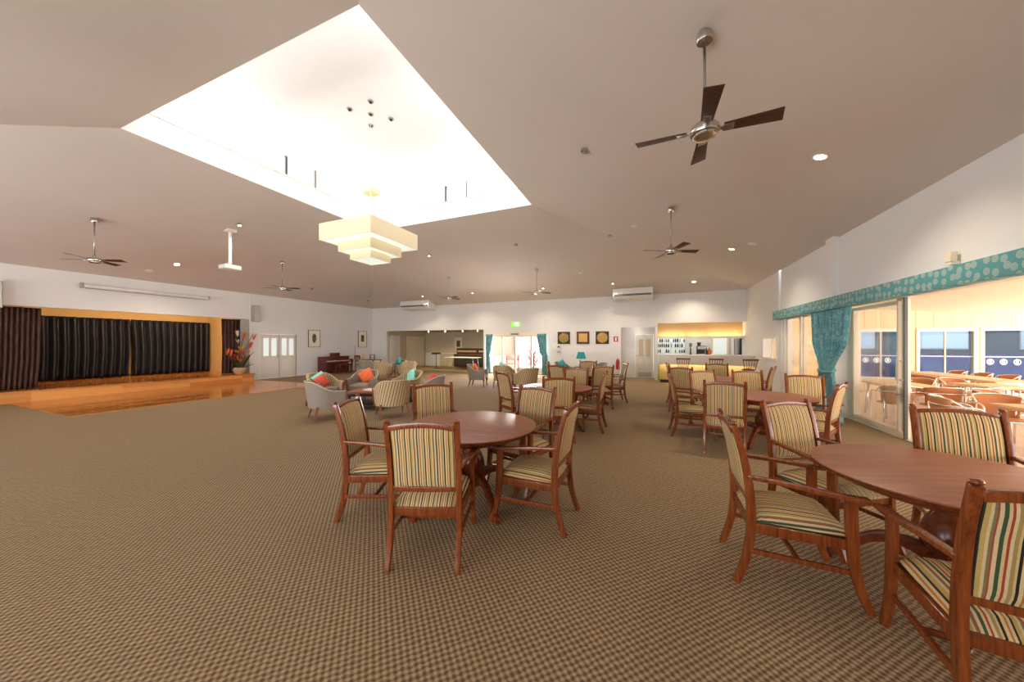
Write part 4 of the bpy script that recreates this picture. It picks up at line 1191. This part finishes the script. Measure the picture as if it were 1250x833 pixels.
MB().tube([(XL + .12, 4.35, 3.33), (XL + .12, 7.42, 3.33)], .055, 14).build('roller_case', 'ac_white', ps, smooth='auto')
MB().box(XL + .06, XL + .18, 4.30, 4.36, 3.26, 3.42).box(XL, XL + .06, 4.5, 4.56, 3.30, 3.38).box(XL + .06, XL + .18, 7.42, 7.47, 3.27, 3.40).box(XL, XL + .06, 7.2, 7.26, 3.30, 3.38).build('end_bracket', 'grey_plastic', ps, bevel=.006)
MB().tube([(XL + .12, 4.40, 3.262), (XL + .12, 7.38, 3.262)], .012, 8).build('bottom_bar', 'grey_plastic', ps)
for (y0, y1, lab) in ((8.98, 9.24, 'grey wall speaker by the corner of the stage opening'), (2.66, 2.98, 'grey wall speaker above the wide brown curtain')):
    sp = empty('wall_speaker', (XL + .14, (y0 + y1) / 2, 2.52), 0, lab, 'speaker', 'wall speakers')
    MB().box(-.10, .12, -(y1 - y0) / 2, (y1 - y0) / 2, .0, .70).build('cabinet', 'grey_plastic', sp, bevel=.02)
    MB().box(.12, .13, -(y1 - y0) / 2 + .02, (y1 - y0) / 2 - .02, .03, .67).build('grille', 'steel', sp)
    MB().box(-.14, -.08, -.03, .03, .3, .4).build('bracket', 'dark_frame', sp)

# air conditioners hung under the slope
for (x0, x1, lab) in ((-1.53, .06, 'white under-ceiling air conditioner above the service door'), (-13.0, -11.1, 'white under-ceiling air conditioner above the alcove')):
    ac = empty('air_conditioner', (0, 0, 0), 0, lab, 'air conditioner', 'air conditioners')
    yf = 14.95; zt = ceil_z(0, yf) - .015 if False else 5.6 - K * (yf - 9.16) - .02
    prof = [(yf, zt - .02), (yf - .03, zt - .26), (yf + .02, zt - .34), (yf + .14, zt - .46), (15.60, zt - .50), (15.72, zt - .42), (15.72, zt - .24), (yf + .05, zt - .02)]
    Mx = Matrix(((0, 0, 1, 0), (1, 0, 0, 0), (0, 1, 0, 0), (0, 0, 0, 1)))
    MB().prism(prof, x0, x1, Mx).build('casing', 'ac_white', ac, bevel=.012)
    MB().box(x0 + .05, x1 - .05, yf - .045, yf + .02, zt - .335, zt - .27).build('air_outlet', 'black', ac)
    MB().box(x0 + .06, x1 - .06, yf - .055, yf - .04, zt - .31, zt - .295).build('louvre', 'grey_plastic', ac)

# ------------------------------------------------------------------ things on the walls
def picture_l(y0, y1, z0, z1, lab, c):
    p = empty('framed_picture', (XL + .02, (y0 + y1) / 2, (z0 + z1) / 2), 0, lab, 'picture'); w, h = (y1 - y0) / 2, (z1 - z0) / 2
    MB().box(-.02, .015, -w, w, -h, -h + .02).box(-.02, .015, -w, w, h - .02, h).box(-.02, .015, -w, -w + .02, -h + .02, h - .02).box(-.02, .015, w - .02, w, -h + .02, h - .02).build('frame', 'dark_frame', p)
    MB().box(-.02, .004, -w + .02, w - .02, -h + .02, h - .02).build('mount', 'mat_board', p)
    MB().prism([(.16 * w * math.cos(2 * PI * k / 16) * 2.2, .55 * h * math.sin(2 * PI * k / 16)) for k in range(16)] if c == 0 else [(-.35 * w, -.35 * h), (.35 * w, -.35 * h), (.35 * w, .45 * h), (-.35 * w, .45 * h)],
               .004, .008, Matrix(((0, 0, 1, 0), (1, 0, 0, 0), (0, 1, 0, 0.02), (0, 0, 0, 1)))).build('print', 'art_dark', p)
t = NT('art_dark'); nz = t.noise(t.coord(), 18, 3); t.base(t.ramp(nz, [(.35, lin((40, 38, 22))), (.6, lin((110, 96, 60))), (.8, lin((210, 200, 170)))])); M['art_dark'] = t.m
picture_l(11.59, 12.24, 1.39, 2.26, 'thin-framed print with wide white mount between the double doors and piano', 0)
picture_l(14.69, 15.33, 1.35, 2.32, 'thin-framed print with wide white mount near the room corner', 1)
for (x0, x1, mt, lab) in ((-4.17, -3.57, 'gold_disc_art', 'square dark wall panel with mottled gold disc, next to the curtain'), (-3.25, -2.66, 'gold_square_art', 'square brown wall panel with plain gold square, middle of three'), (-2.37, -1.78, 'gold_ring_art', 'square dark wall panel with gold disc, nearest the fire sign')):
    p = empty('wall_art', ((x0 + x1) / 2, YB - .02, 1.85), 0, lab, 'artwork', 'three gold wall panels')
    w = (x1 - x0) / 2
    MB().box(-w, w, -.015, .02, -.29, .29).build('canvas', mt, p, bevel=.004)
p = empty('framed_picture', (-12.05, 19.57, 1.55), 0, 'small framed print on the alcove back wall', 'picture')
MB().box(-.3, .3, -.03, 0, -.42, .42).build('frame', 'flower_cream', p, bevel=.004); MB().box(-.14, .14, -.035, -.03, -.2, .22).build('print', 'art_dark', p)
# exit sign
ex_ = empty('exit_sign', (-6.36, YB - .04, 2.55), 0, 'lit green exit sign with white running figure above the garden doors', 'sign')
MB().box(-.22, .22, -.02, .03, -.11, .11).build('light_box', 'exit_glow', ex_, bevel=.006)
g = MB().box(.02, .16, -.026, -.021, -.085, .085)
g.build('doorway_symbol', 'exit_white', ex_)
mm = Matrix(((1, 0, 0, 0), (0, 0, 1, -.026), (0, 1, 0, 0), (0, 0, 0, 1)))
g = MB().prism([(-.03 + .016 * math.cos(2 * PI * k / 10), .06 + .016 * math.sin(2 * PI * k / 10)) for k in range(10)], 0, .004, mm)
g.bar([(-.03, -.024, .04), (-.045, -.024, -.01)], .012, .002).bar([(-.045, -.024, -.01), (-.01, -.024, -.03), (-.02, -.024, -.075)], .007, .002).bar([(-.045, -.024, -.01), (-.07, -.024, -.045), (-.11, -.024, -.05)], .007, .002)
g.bar([(-.03, -.024, .035), (-.075, -.024, .02), (-.08, -.024, -.01)], .006, .002).bar([(-.03, -.024, .035), (.005, -.024, .015)], .006, .002)
g.build('running_figure', 'exit_white', ex_)
fs = empty('fire_sign', (-1.48, YB - .01, 1.78), 0, 'small red fire equipment sign with white symbol by the recess', 'sign')
MB().box(-.10, .10, -.01, .008, -.12, .12).build('plate', 'red', fs)
MB().box(-.03, .03, -.014, -.01, -.08, .05).box(-.012, .04, -.014, -.01, .05, .08).build('symbol', 'white_mark', fs)
fe = empty('fire_extinguisher', (-1.40, YB - .10, .42), 0, 'red fire extinguisher hanging on the wall beside the recess', 'fire extinguisher')
MB().lathe([(.001, 0), (.06, 0), (.068, .02), (.068, .36), (.045, .42), (.02, .44), (.001, .44)], n=18).build('cylinder', 'red', fe, smooth='auto')
MB().box(-.015, .015, -.05, .03, .44, .47).tube([(0, -.01, .47), (.07, -.03, .44), (.085, -.02, .25)], .01).build('valve', 'black', fe)
MB().box(-.02, .02, .06, .10, .3, .42).build('bracket', 'steel', fe)
hd_ = empty('wall_dispenser', (-4.10, YB - .05, 1.26), 0, 'small white dispenser on the wall below the first gold panel', 'dispenser')
MB().box(-.08, .08, -.05, .045, 0, .24).build('body', 'ac_white', hd_, bevel=.01); MB().box(-.05, .05, -.055, -.05, .12, .2).build('window', 'dark_frame', hd_); MB().box(-.09, .09, -.09, .045, -.10, -.08).build('drip_tray', 'dark_frame', hd_)
tag(MB().box(-4.42, -4.20, YB - .012, YB - .002, 1.3, 1.62).build('notice', 'paper'), 'blank white notice on the wall beside the garden curtain', 'notice')
tag(MB().box(XL, XL + .02, 14.4, 14.46, 1.72, 1.84).build('light_switch', 'ac_white', bevel=.004), 'small white wall box beside the corner print', 'switch')

# ------------------------------------------------------------------ piano corner
pn = empty('upright_piano', (XL + .32, 12.95, 0), 0, 'small dark red wooden upright piano against the left wall', 'piano')
MB().box(-.30, -.02, -.85, .85, .0, .86).build('case', 'piano_wood', pn, bevel=.01)
MB().box(-.02, .30, -.85, .85, .56, .64).build('keybed', 'piano_wood', pn, bevel=.008)
MB().box(.02, .24, -.72, .72, .641, .665).build('keyboard', 'flower_cream', pn)
MB().box(-.30, .02, -.88, .88, .86, .89).build('lid', 'piano_wood', pn, bevel=.006)
MB().box(-.10, -.07, -.30, .30, .89, 1.08).build('music_desk', 'piano_wood', pn, bevel=.006)
for s in (-1, 1):
    MB().box(-.02, .30, s * .85 - (.04 if s > 0 else 0), s * .85 + (.04 if s < 0 else 0), .64, .72).build('arm', 'piano_wood', pn, bevel=.006)
    MB().bar([(.25, s * .80, .56), (.25, s * .80, 0)], [.035, .025], [.035, .025]).build('leg', 'piano_wood', pn, bevel=.004)
MB().box(-.03, .08, -.15, .15, .02, .1).build('pedal_box', 'piano_wood', pn)
pb = empty('piano_stool', (-15.05, 12.95, 0), 0, 'low dark wooden piano bench tucked before the piano', 'stool')
MB().box(-.17, .17, -.36, .36, .44, .50).build('seat', 'piano_wood', pb, bevel=.01)
for sx in (-1, 1):
    for sy in (-1, 1): MB().bar([(sx * .14, sy * .32, .44), (sx * .14, sy * .32, 0)], .02, .02).build('leg', 'piano_wood', pb, bevel=.003)
wc = empty('wooden_chair', (-15.1, 14.15, 0), R(0), 'slat-backed wooden chair standing beside the piano', 'chair')
MB().box(-.21, .21, -.21, .21, .43, .46).build('seat', 'chair_wood', wc, bevel=.008)
for sx in (-1, 1):
    MB().bar([(sx * .19, .19, .43), (sx * .19, .19, 0)], .018, .018).build('leg', 'chair_wood', wc, bevel=.003)
    MB().bar([(sx * .19, -.22, 0), (sx * .19, -.20, .45), (sx * .19, -.25, .92)], .018, .018).build('leg', 'chair_wood', wc, bevel=.003)
MB().box(-.2, .2, -.262, -.24, .84, .92).box(-.2, .2, -.24, -.22, .56, .60).build('top_rail', 'chair_wood', wc, bevel=.004)
for k in range(4): MB().box(-.15 + k * .085, -.105 + k * .085, -.250, -.235, .60, .84).build('back_slat', 'chair_wood', wc)
dx_, dy_ = P(452, 17.6)
dk = empty('wall_desk', (dx_ - .1, dy_ - .05, 0), 0, 'pale narrow table in the corner holding flowers and a wooden stand', 'table')
MB().box(-.65, .65, -.3, .3, .71, .74).build('tabletop', 'leg_wood', dk, bevel=.005)
for sx in (-1, 1):
    for sy in (-1, 1): MB().bar([(sx * .6, sy * .26, .71), (sx * .6, sy * .26, 0)], .022, .022).build('leg', 'leg_wood', dk, bevel=.003)
fl_ = empty('flower_vase', (dx_ - .4, dy_ - .1, .74), 0, 'small vase of yellow flowers on the corner table', 'vase')
MB().lathe([(.001, 0), (.05, 0), (.06, .06), (.035, .12), (.04, .14)], n=14).build('vase', 'terracotta', fl_, smooth='auto')
g = MB()
for k in range(26):
    a = rnd.random() * 2 * PI; rr = rnd.random() * .10; z = .15 + rnd.random() * .14
    g.lathe([(.001, -.012), (.02, 0), (.001, .014)], c=(rr * math.cos(a), rr * math.sin(a), z), n=6)
g.build('flowers', 'flower_yellow', fl_, smooth=True)
wd = empty('wooden_stand', (dx_ + .22, dy_ - .08, .74), 0, 'dark wooden display stand on the corner table', 'stand')
MB().box(-.16, .16, -.015, .015, .24, .27).box(-.16, -.13, -.015, .015, 0, .24).box(.13, .16, -.015, .015, 0, .24).box(-.13, .13, -.012, .012, .09, .11).build('frame', 'dark_wood', wd)
MB().box(-.17, .17, -.08, .08, 0, .02).build('base', 'dark_wood', wd)
tag(MB().box(-.03, .03, -.03, .03, 0, 1.7).build('floor_lamp_pole', 'steel') if False else MB().tube([(-15.75, 14.35, 0), (-15.75, 14.35, 1.5)], .012).lathe([(.12, 0), (.12, .02), (.02, .03)], c=(-15.72, 14.35, 0), n=16).build('flag_stand', 'grey_plastic'),
    'thin pole on a round base against the wall by the corner print', 'pole')

# alcove furniture
sb = empty('sideboard', (-10.4, 19.2, 0), 0, 'dark sideboard with stepped top along the alcove back wall', 'sideboard')
MB().box(-1.6, 1.6, -.3, .35, .08, .85).build('cabinet', 'dark_wood', sb, bevel=.01)
MB().box(-1.6, 1.6, .05, .35, .85, 1.25).build('hutch', 'dark_wood', sb, bevel=.01)
MB().box(-1.5, -.1, -.02, .05, 1.0, 1.12).box(.1, 1.5, -.02, .05, 1.0, 1.12).build('shelf_front', 'bar_panel', sb)
MB().box(-1.62, 1.62, -.32, .36, .85, .88).build('worktop', 'leg_wood', sb, bevel=.004)
for k in range(4): MB().box(-1.55 + k * .79, -.82 + k * .79, -.315, -.30, .14, .80).build('door', 'kick_dark', sb, bevel=.004)
ft = empty('folding_table', (-10.55, 17.6, 0), 0, 'long white folding table standing in the alcove', 'table')
MB().box(-1.1, 1.1, -.38, .38, .71, .74).build('tabletop', 'paper', ft, bevel=.006)
for s in (-1, 1):
    MB().tube([(s * .95, -.32, 0), (s * .85, -.30, .71)], .014).tube([(s * .95, .32, 0), (s * .85, .30, .71)], .014).tube([(s * .95, -.32, .02), (s * .95, .32, .02)], .014).build('leg', 'alu_tube', ft, smooth='auto')
tag(MB().box(-12.6, -12.15, 17.3, 17.75, 0, .04).tube([(-12.4, 17.5, .04), (-12.4, 17.5, .9)], .02).box(-12.6, -12.2, 17.3, 17.7, .9, 1.0).build('serving_trolley', 'kick_dark'), 'dark pedestal stand at the end of the folding table', 'stand')
for k, x in enumerate((-12.6, -11.4, -10.2, -9.2)):
    tag(MB().lathe([(.001, 0), (.018, 0), (.03, .02), (.03, .1), (.001, .1)], c=(x, 17.0, 2.25), n=12).build('alcove_spotlight', 'lamp_soft', smooth='auto'),
        'small lit spot in the alcove ceiling, %s' % ['nearest the closet doors', 'above the pedestal stand', 'above the folding table', 'nearest the teal curtain'][k], 'ceiling light', 'alcove spots')

# ------------------------------------------------------------------ flower arrangement on the stage
fv = empty('flower_arrangement', (-15.76, 8.50, .31), 0, 'tall tropical flower arrangement in a terracotta bowl on the stage corner', 'flowers')
MB().lathe([(.001, 0), (.13, 0), (.16, .03), (.20, .14), (.205, .20), (.18, .24), (.185, .26), (.15, .26), (.14, .2), (.001, .2)], n=28).build('bowl', 'terracotta', fv, smooth='auto')
def leaf(mb, base, tip, w, sag=.0):
    b, t = Vector(base), Vector(tip); d = t - b; s = d.cross(Vector((0.3, 0.2, 1))).normalized(); n = 7
    rows = []
    for k in range(n + 1):
        f = k / n; c = b + d * f + Vector((0, 0, -sag * f * f)); ww = w * math.sin(PI * min(1, f * .95 + .03)) ** .8
        u = d.cross(s).normalized() * .15 * ww
        rows.append([c - s * ww, c + u, c + s * ww])
    mb.grid(rows)
g = MB()
for k in range(34):
    a = rnd.random() * 2 * PI; r_ = .12 + rnd.random() * .28; z = .45 + rnd.random() * .45
    leaf(g, (.04 * math.cos(a), .04 * math.sin(a), .2), (r_ * math.cos(a), r_ * math.sin(a) * 1.1, z), .03 + rnd.random() * .03, .1)
g.build('leaves', 'leaf_green', fv, smooth=True, solid=.003)
for mt, n_, rr, z0, z1, nm in (('flower_orange', 18, .26, .45, .95, 'flowers'), ('flower_red', 24, .22, .34, .75, 'flowers'), ('flower_yellow', 8, .10, .65, 1.1, 'flowers')):
    g = MB()
    for k in range(n_):
        a = rnd.random() * 2 * PI; r_ = rr * rnd.random() ** .5; z = z0 + rnd.random() * (z1 - z0)
        p0 = Vector((r_ * math.cos(a), r_ * math.sin(a), z))
        for q in range(4): leaf(g, p0, p0 + Vector((rnd.uniform(-.07, .07), rnd.uniform(-.07, .07), rnd.uniform(.02, .14))), .018)
    g.build(nm, mt, fv, smooth=True, solid=.003)
g = MB()
for (ax, ay, z) in ((-.02, -.10, 1.60), (.0, -.05, 1.25), (.03, .10, 1.45), (.05, .42, 1.55), (-.05, .36, 1.15), (.05, .45, .85), (.0, -.45, .95), (-.04, .14, 1.55)):
    g.tube(smooth_path([(0, 0, .2), (ax * .3, ay * .2, z * .5), (ax, ay, z)], 8), .008, 6)
g.build('stems', 'stem_brown', fv, smooth=True)
g = MB()
for (ax, ay, z) in ((-.02, -.10, 1.58), (.0, -.05, 1.24), (.02, -.08, 1.5)):
    g = MB()
    for q in range(4): leaf(g, (ax, ay, z - .06), (ax + rnd.uniform(-.05, .05), ay + rnd.uniform(-.07, .07), z + .1), .03)
    g.build('cream_bloom', 'flower_cream', fv, smooth=True, solid=.004)
for (ax, ay, z) in ((.03, .10, 1.42), (-.04, .14, 1.45), (.05, .42, 1.42), (-.05, .36, 1.1), (.0, -.42, .85), (.0, -.3, .80)):
    g = MB()
    for q in range(4): leaf(g, (ax, ay, z - .12), (ax + rnd.uniform(-.05, .05), ay + rnd.uniform(-.05, .1), z + .16), .028)
    g.build('spike_bloom', 'flower_orange', fv, smooth=True, solid=.004)

fv.scale = (1.12, 1.12, 1.08)
# ------------------------------------------------------------------ terrace furniture
def make_wicker():
    r = empty('wicker_armchair', (0, 0, 0)); zt = .005
    # woven back wraps round
    rows = []; n = 16
    for j in range(9):
        z = .42 + .36 * j / 8; row = []
        for i in range(n + 1):
            th = PI * (.12 + .76 * i / n); rx = .235 + .03 * (z - .42) / .36; ry = .20 + .05 * (z - .42) / .36
            arch = .0 if j < 8 else -.03 * (abs(2 * i / n - 1)) ** 2
            row.append((rx * math.cos(th), -.04 - ry * math.sin(th), z + arch))
        rows.append(row)
    MB().grid(rows).build('backrest', 'wicker', r, smooth=True, solid=.014)
    MB().prism([(.22 * math.cos(2 * PI * k / 24) * (1.02), .02 + .21 * math.sin(2 * PI * k / 24)) for k in range(24)], .415, .435).build('seat', 'wicker', r, bevel=.006)
    MB().tube(smooth_path([(.27, .20, .0), (.27, .20, .40), (.265, .17, .62), (.285, .0, .655), (.25, -.18, .66), (.0, -.29, .67), (-.25, -.18, .66), (-.285, .0, .655), (-.265, .17, .62), (-.27, .20, .40), (-.27, .20, .0)], 44), .0125, 7).build('arm_frame', 'alu_tube', r, smooth=True)
    p = []
    for i in range(n + 1):
        th = PI * (.12 + .76 * i / n); p.append((.266 * math.cos(th), -.04 - .252 * math.sin(th), .785 - .03 * (abs(2 * i / n - 1)) ** 2))
    p = [(.25, -.02, .66)] + p + [(-.25, -.02, .66)]
    MB().tube(p, .012, 7).build('back_rim', 'alu_tube', r, smooth=True)
    MB().tube([(.225 * math.cos(2 * PI * k / 20), .02 + .215 * math.sin(2 * PI * k / 20), .41) for k in range(20)], .011, 6, closed=True).build('seat_ring', 'alu_tube', r, smooth=True)
    for s in (-1, 1): MB().tube([(s * .20, -.14, .66), (s * .20, -.16, .42), (s * .24, -.27, 0)], .0125, 7).build('leg', 'alu_tube', r, smooth=True)
    return r
w0 = make_wicker(); index_kids()
ZT = -.005
WK = [
 (5.05, 9.00, .1, 1, 'wicker armchair with its full woven back showing, framed by the open doorway'),
 (4.34, 7.35, .9, -.3, 'nearest wicker armchair, its metal rim just above the striped dining chair'),
 (5.05, 7.75, -.15, -1, 'wicker armchair facing the viewer across the nearest terrace table'),
 (5.75, 9.35, -.7, .7, 'wicker armchair turned sideways between the two nearest terrace tables'),
 (6.72, 12.75, 1, .1, 'wicker armchair at the doorward end of the long row, near side'),
 (6.72, 12.10, 1, 0, 'second wicker armchair from the open door along the near side of the long row'),
 (6.85, 11.45, 1, -.1, 'third wicker armchair from the open door along the near side of the long row'),
 (5.55, 8.55, .6, -.8, 'pale wicker armchair behind the chair facing the viewer'),
 (8.32, 14.35, -1, 0, 'wicker armchair below the lit window, far side of the long row'),
 (8.32, 13.55, -1, 0, 'second wicker armchair along the far side of the long row'),
 (8.34, 12.85, -1, 0, 'third wicker armchair along the far side of the long row'),
 (8.36, 12.15, -1, 0, 'fourth wicker armchair along the far side of the long row'),
 (8.36, 11.4, -1, .1, 'last wicker armchair on the far side of the long row, before the blue window'),
 (7.15, 9.55, -.5, .85, 'wicker armchair with dark gap beside it at the third terrace table'),
 (6.5, 11.0, .3, -.95, 'wicker armchair on the open-door side of the third terrace table'),
 (7.45, 10.45, -.95, -.3, 'wicker armchair with bright upright back near the frame edge'),
 (5.75, 7.35, -.9, .1, 'wicker armchair at the frame edge beside the nearest terrace table'),
 (4.55, 10.95, .1, -1, 'wicker armchair seen through the glass door, beyond the table'),
 (5.6, 10.65, -.7, -.6, 'wicker armchair seen through the glass door below the ring stickers'),
 (4.45, 9.05, .1, 1, 'wicker armchair seen through the glass door, nearest the glass'),
]
for i, (x, y, fx, fy, lab) in enumerate(WK):
    o = w0 if i == 0 else copy_tree(w0)
    o.location = (x, y, ZT); o.rotation_euler = (0, 0, face(fx, fy)); tag(o, lab, 'chair', 'terrace wicker armchairs')
def make_ttable():
    r = empty('terrace_table', (0, 0, 0))
    MB().box(-.40, .40, -.40, .40, .70, .735).build('tabletop', 'tabletop_pale', r, bevel=.008)
    MB().box(-.36, .36, -.36, .36, .67, .70).build('apron', 'alu_tube', r, bevel=.003)
    for sx in (-1, 1):
        for sy in (-1, 1): MB().tube([(sx * .33, sy * .33, .67), (sx * .37, sy * .37, 0)], .022, 8).build('leg', 'alu_tube', r, smooth=True)
    return r
t1 = make_ttable(); index_kids()
TT = [(4.98, 6.82, 4, 'pale square terrace table closest to the dining chairs'), (4.95, 9.95, 0, 'pale terrace table seen partly through the glass door'), (6.55, 10.25, 8, 'third pale terrace table, before the long row'),
      (7.52, 14.0, 0, 'table of the long white row nearest the far windows'), (7.54, 13.19, 0, 'second table of the long white row'), (7.56, 12.38, 0, 'third table of the long white row'), (7.58, 11.57, 0, 'nearest table of the long white row')]
for i, (x, y, a, lab) in enumerate(TT):
    o = t1 if i == 0 else copy_tree(t1)
    o.location = (x, y, ZT); o.rotation_euler = (0, 0, R(a)); tag(o, lab, 'table', 'terrace tables')
for k, (x, y) in enumerate(((5.6, 8.6), (8.4, 11.0))):
    r = tag(MB().lathe([(.14, 0), (.14, -.05), (.10, -.09), (.001, -.10)], c=(x, y, 3.02 - .0954 * (x - 4.05)), n=20).build('terrace_ceiling_light', 'lamp_soft', smooth='auto'),
            ['round terrace ceiling light over the open doorway', 'round terrace ceiling light near the frame edge'][k], 'ceiling light')

# garden shrub beyond the glass doors
tr = empty('flowering_shrub', (-6.0, 17.4, 0), 0, 'pink blossoming shrub outside the glass garden doors', 'shrub')
g = MB(); tips = []
for k in range(16):
    a = rnd.random() * 2 * PI; h = .8 + rnd.random() * 1.2; rr = .2 + rnd.random() * .7
    p = smooth_path([(0, 0, 0), (rr * .2 * math.cos(a), rr * .2 * math.sin(a), h * .5), (rr * math.cos(a), rr * math.sin(a), h)], 8)
    g.tube(p, [.02 - .0018 * q for q in range(9)], 5); tips += p[3:]
g.build('branches', 'stem_brown', tr, smooth=True)
g = MB(); g2 = MB()
for k in range(520):
    p = rnd.choice(tips) + Vector([rnd.gauss(0, .12) for _ in range(3)])
    leaf(g if k % 3 else g2, p, p + Vector((rnd.uniform(-.1, .1), rnd.uniform(-.1, .1), rnd.uniform(-.05, .1))), .025)
g.build('blossoms', 'blossom', tr); g2.build('leaves', 'leaf_green', tr)
gb = empty('garden_bench', (-7.35, 17.6, 0), 0, 'reddish garden bench outside beyond the glass doors', 'bench')
MB().box(-.4, .4, -.2, .2, .40, .45).build('seat', 'bench_paint', gb, bevel=.005)
MB().box(-.4, .4, .17, .2, .60, .90).build('backrest', 'bench_paint', gb, bevel=.005)
for sx in (-1, 1): MB().bar([(sx * .36, -.17, 0), (sx * .36, -.17, .4)], .02, .02).bar([(sx * .36, .185, 0), (sx * .36, .185, .9)], .02, .015).build('leg', 'dark_frame', gb)

# ------------------------------------------------------------------ light
W = bpy.data.worlds.new('World'); SC.world = W; W.use_nodes = True
bg = W.node_tree.nodes['Background']
sky = W.node_tree.nodes.new('ShaderNodeTexSky'); sky.sky_type = 'HOSEK_WILKIE' if False else 'PREETHAM'
sky.sun_direction = Vector((0.5, 0.35, 0.8)).normalized(); sky.turbidity = 4
mixn = W.node_tree.nodes.new('ShaderNodeMix'); mixn.data_type = 'RGBA'; mixn.inputs[0].default_value = .75
W.node_tree.links.new(sky.outputs[0], mixn.inputs[6]); mixn.inputs[7].default_value = (1, .98, .95, 1)
W.node_tree.links.new(mixn.outputs[2], bg.inputs[0]); bg.inputs[1].default_value = 1.8

def area(name, loc, direction, sx, sy, power, color=(1, 1, 1), spread=PI):
    l = bpy.data.lights.new(name, 'AREA'); l.shape = 'RECTANGLE'; l.size = sx; l.size_y = sy; l.energy = power; l.color = color; l.spread = spread
    o = bpy.data.objects.new(name, l); COL.objects.link(o); o.location = loc
    o.rotation_euler = Vector(direction).to_track_quat('-Z', 'Y').to_euler()
    return o
def pt(name, loc, power, color, r=.05):
    l = bpy.data.lights.new(name, 'POINT'); l.energy = power; l.color = color; l.shadow_soft_size = r
    o = bpy.data.objects.new(name, l); COL.objects.link(o); o.location = loc; return o
def spot(name, loc, power, color, ang=100, blend=.8, direction=(0, 0, -1)):
    l = bpy.data.lights.new(name, 'SPOT'); l.energy = power; l.color = color; l.spot_size = R(ang); l.spot_blend = blend; l.shadow_soft_size = .06
    o = bpy.data.objects.new(name, l); COL.objects.link(o); o.location = loc; o.rotation_euler = Vector(direction).to_track_quat('-Z', 'Y').to_euler(); return o
DAY = (.97, .985, 1.0)
LP = 80
for (loc, d, n) in (((LX0 - .3, 6.06, 6.5), (1, 0, .0), 'a'), ((LX1 + .3, 6.06, 6.5), (-1, 0, .0), 'b'), ((-6.15, LY0 - .3, 6.5), (0, 1, .0), 'c'), ((-6.15, LY1 + .3, 6.5), (0, -1, .0), 'd')):
    area('daylight_lantern_' + n, loc, d, 6.0, .8, LP, DAY)
for a, b in fill_wins: area('added_near_fill', ((a + b) / 2, YN - .5, 1.2), (0, 1, .3), b - a, 1.7, 270, DAY)  # fill lamps added outside the unseen near windows
area('daylight_terrace', (12.2, 8, 1.1), (-1, 0, .12), 15, 1.8, 480, (1, .97, .93))
area('daylight_terrace_near', (7.5, -1.3, 1.5), (0, 1, 0), 6, 2.2, 260, (1, .96, .9))
area('daylight_garden_door', (-6.4, 16.4, 1.3), (0, -1, -.1), 3.2, 1.8, 330, (1, .96, .92))
WARM = (1, .78, .52)
for x, y in ((2.1, 5.75), (2.0, 10.6), (1.54, 14.83), (-14.25, 5.88), (-8.1, 10.97), (-11.04, 5.94), (-11.11, 14.48), (-8.12, 14.49), (-4.49, 14.46), (-1.47, 14.44)):
    spot('downlight_beam', (x, y, ceil_z(x, y) - .08), 100, (1, .84, .64), 130)
pt('pendant_inner', (-6.15, 6.06, 4.1), 20, (1, .9, .75), .2)
pt('lamp_bulb', (-2.74, 14.2, 1.05), 12, (1, .85, .6), .04)
for a, b in ((.34, 1.30), (1.48, 2.02), (2.18, 3.40)):
    area('bar_strip', ((a + b) / 2, 16.25, 1.87), (0, .06, 1), b - a, .03, 4 * (b - a), (1, .78, .45))
area('bar_under_strip', (1.87, 14.74, .79), (0, .35, -1), 3.0, .03, 7, (1, .82, .5))
pt('back_bar_light', (1.9, 17.4, 2.7), 20, (1, .95, .88), .2)
pt('shelf_light', (.85, 17.0, 1.9), 6, (.9, .96, 1), .1)
for y in (4.3, 6.1, 7.6): spot('stage_beam', (-16.6, y, 2.95), 90, (1, .72, .38), 130, .8, (-.6, .2, -.5))
for x in (-12.6, -10.6, -9.2): spot('alcove_beam', (x, 17.0, 2.24), 90, (1, .82, .5), 110, .8, (0, .5, -1))
pt('recess_light', (-.6, 16.1, 2.2), 2.2, (1, .9, .8))

# ------------------------------------------------------------------ camera
cam = bpy.data.cameras.new('camera'); co = bpy.data.objects.new('camera', cam); COL.objects.link(co)
co.location = (0, 0, 1.6); co.rotation_euler = (R(90), 0, TH)
cam.sensor_width = 36; cam.sensor_fit = 'HORIZONTAL'; cam.lens = 36 * 409 / 1250.0; cam.shift_y = 2.5 / 1250; cam.clip_start = .05; cam.clip_end = 200
SC.camera = co
SC.view_settings.view_transform = 'Standard'; SC.view_settings.look = 'None'; SC.view_settings.gamma = 1
try: SC.view_settings.use_curve_mapping = False
except Exception: pass
SC.view_settings.exposure = 0.65
SC.cycles.use_denoising = True
SC.cycles.max_bounces = 10; SC.cycles.diffuse_bounces = 6; SC.cycles.glossy_bounces = 4; SC.cycles.transparent_max_bounces = 12
SC.cycles.sample_clamp_indirect = 6
SC.cycles.caustics_reflective = False; SC.cycles.caustics_refractive = False
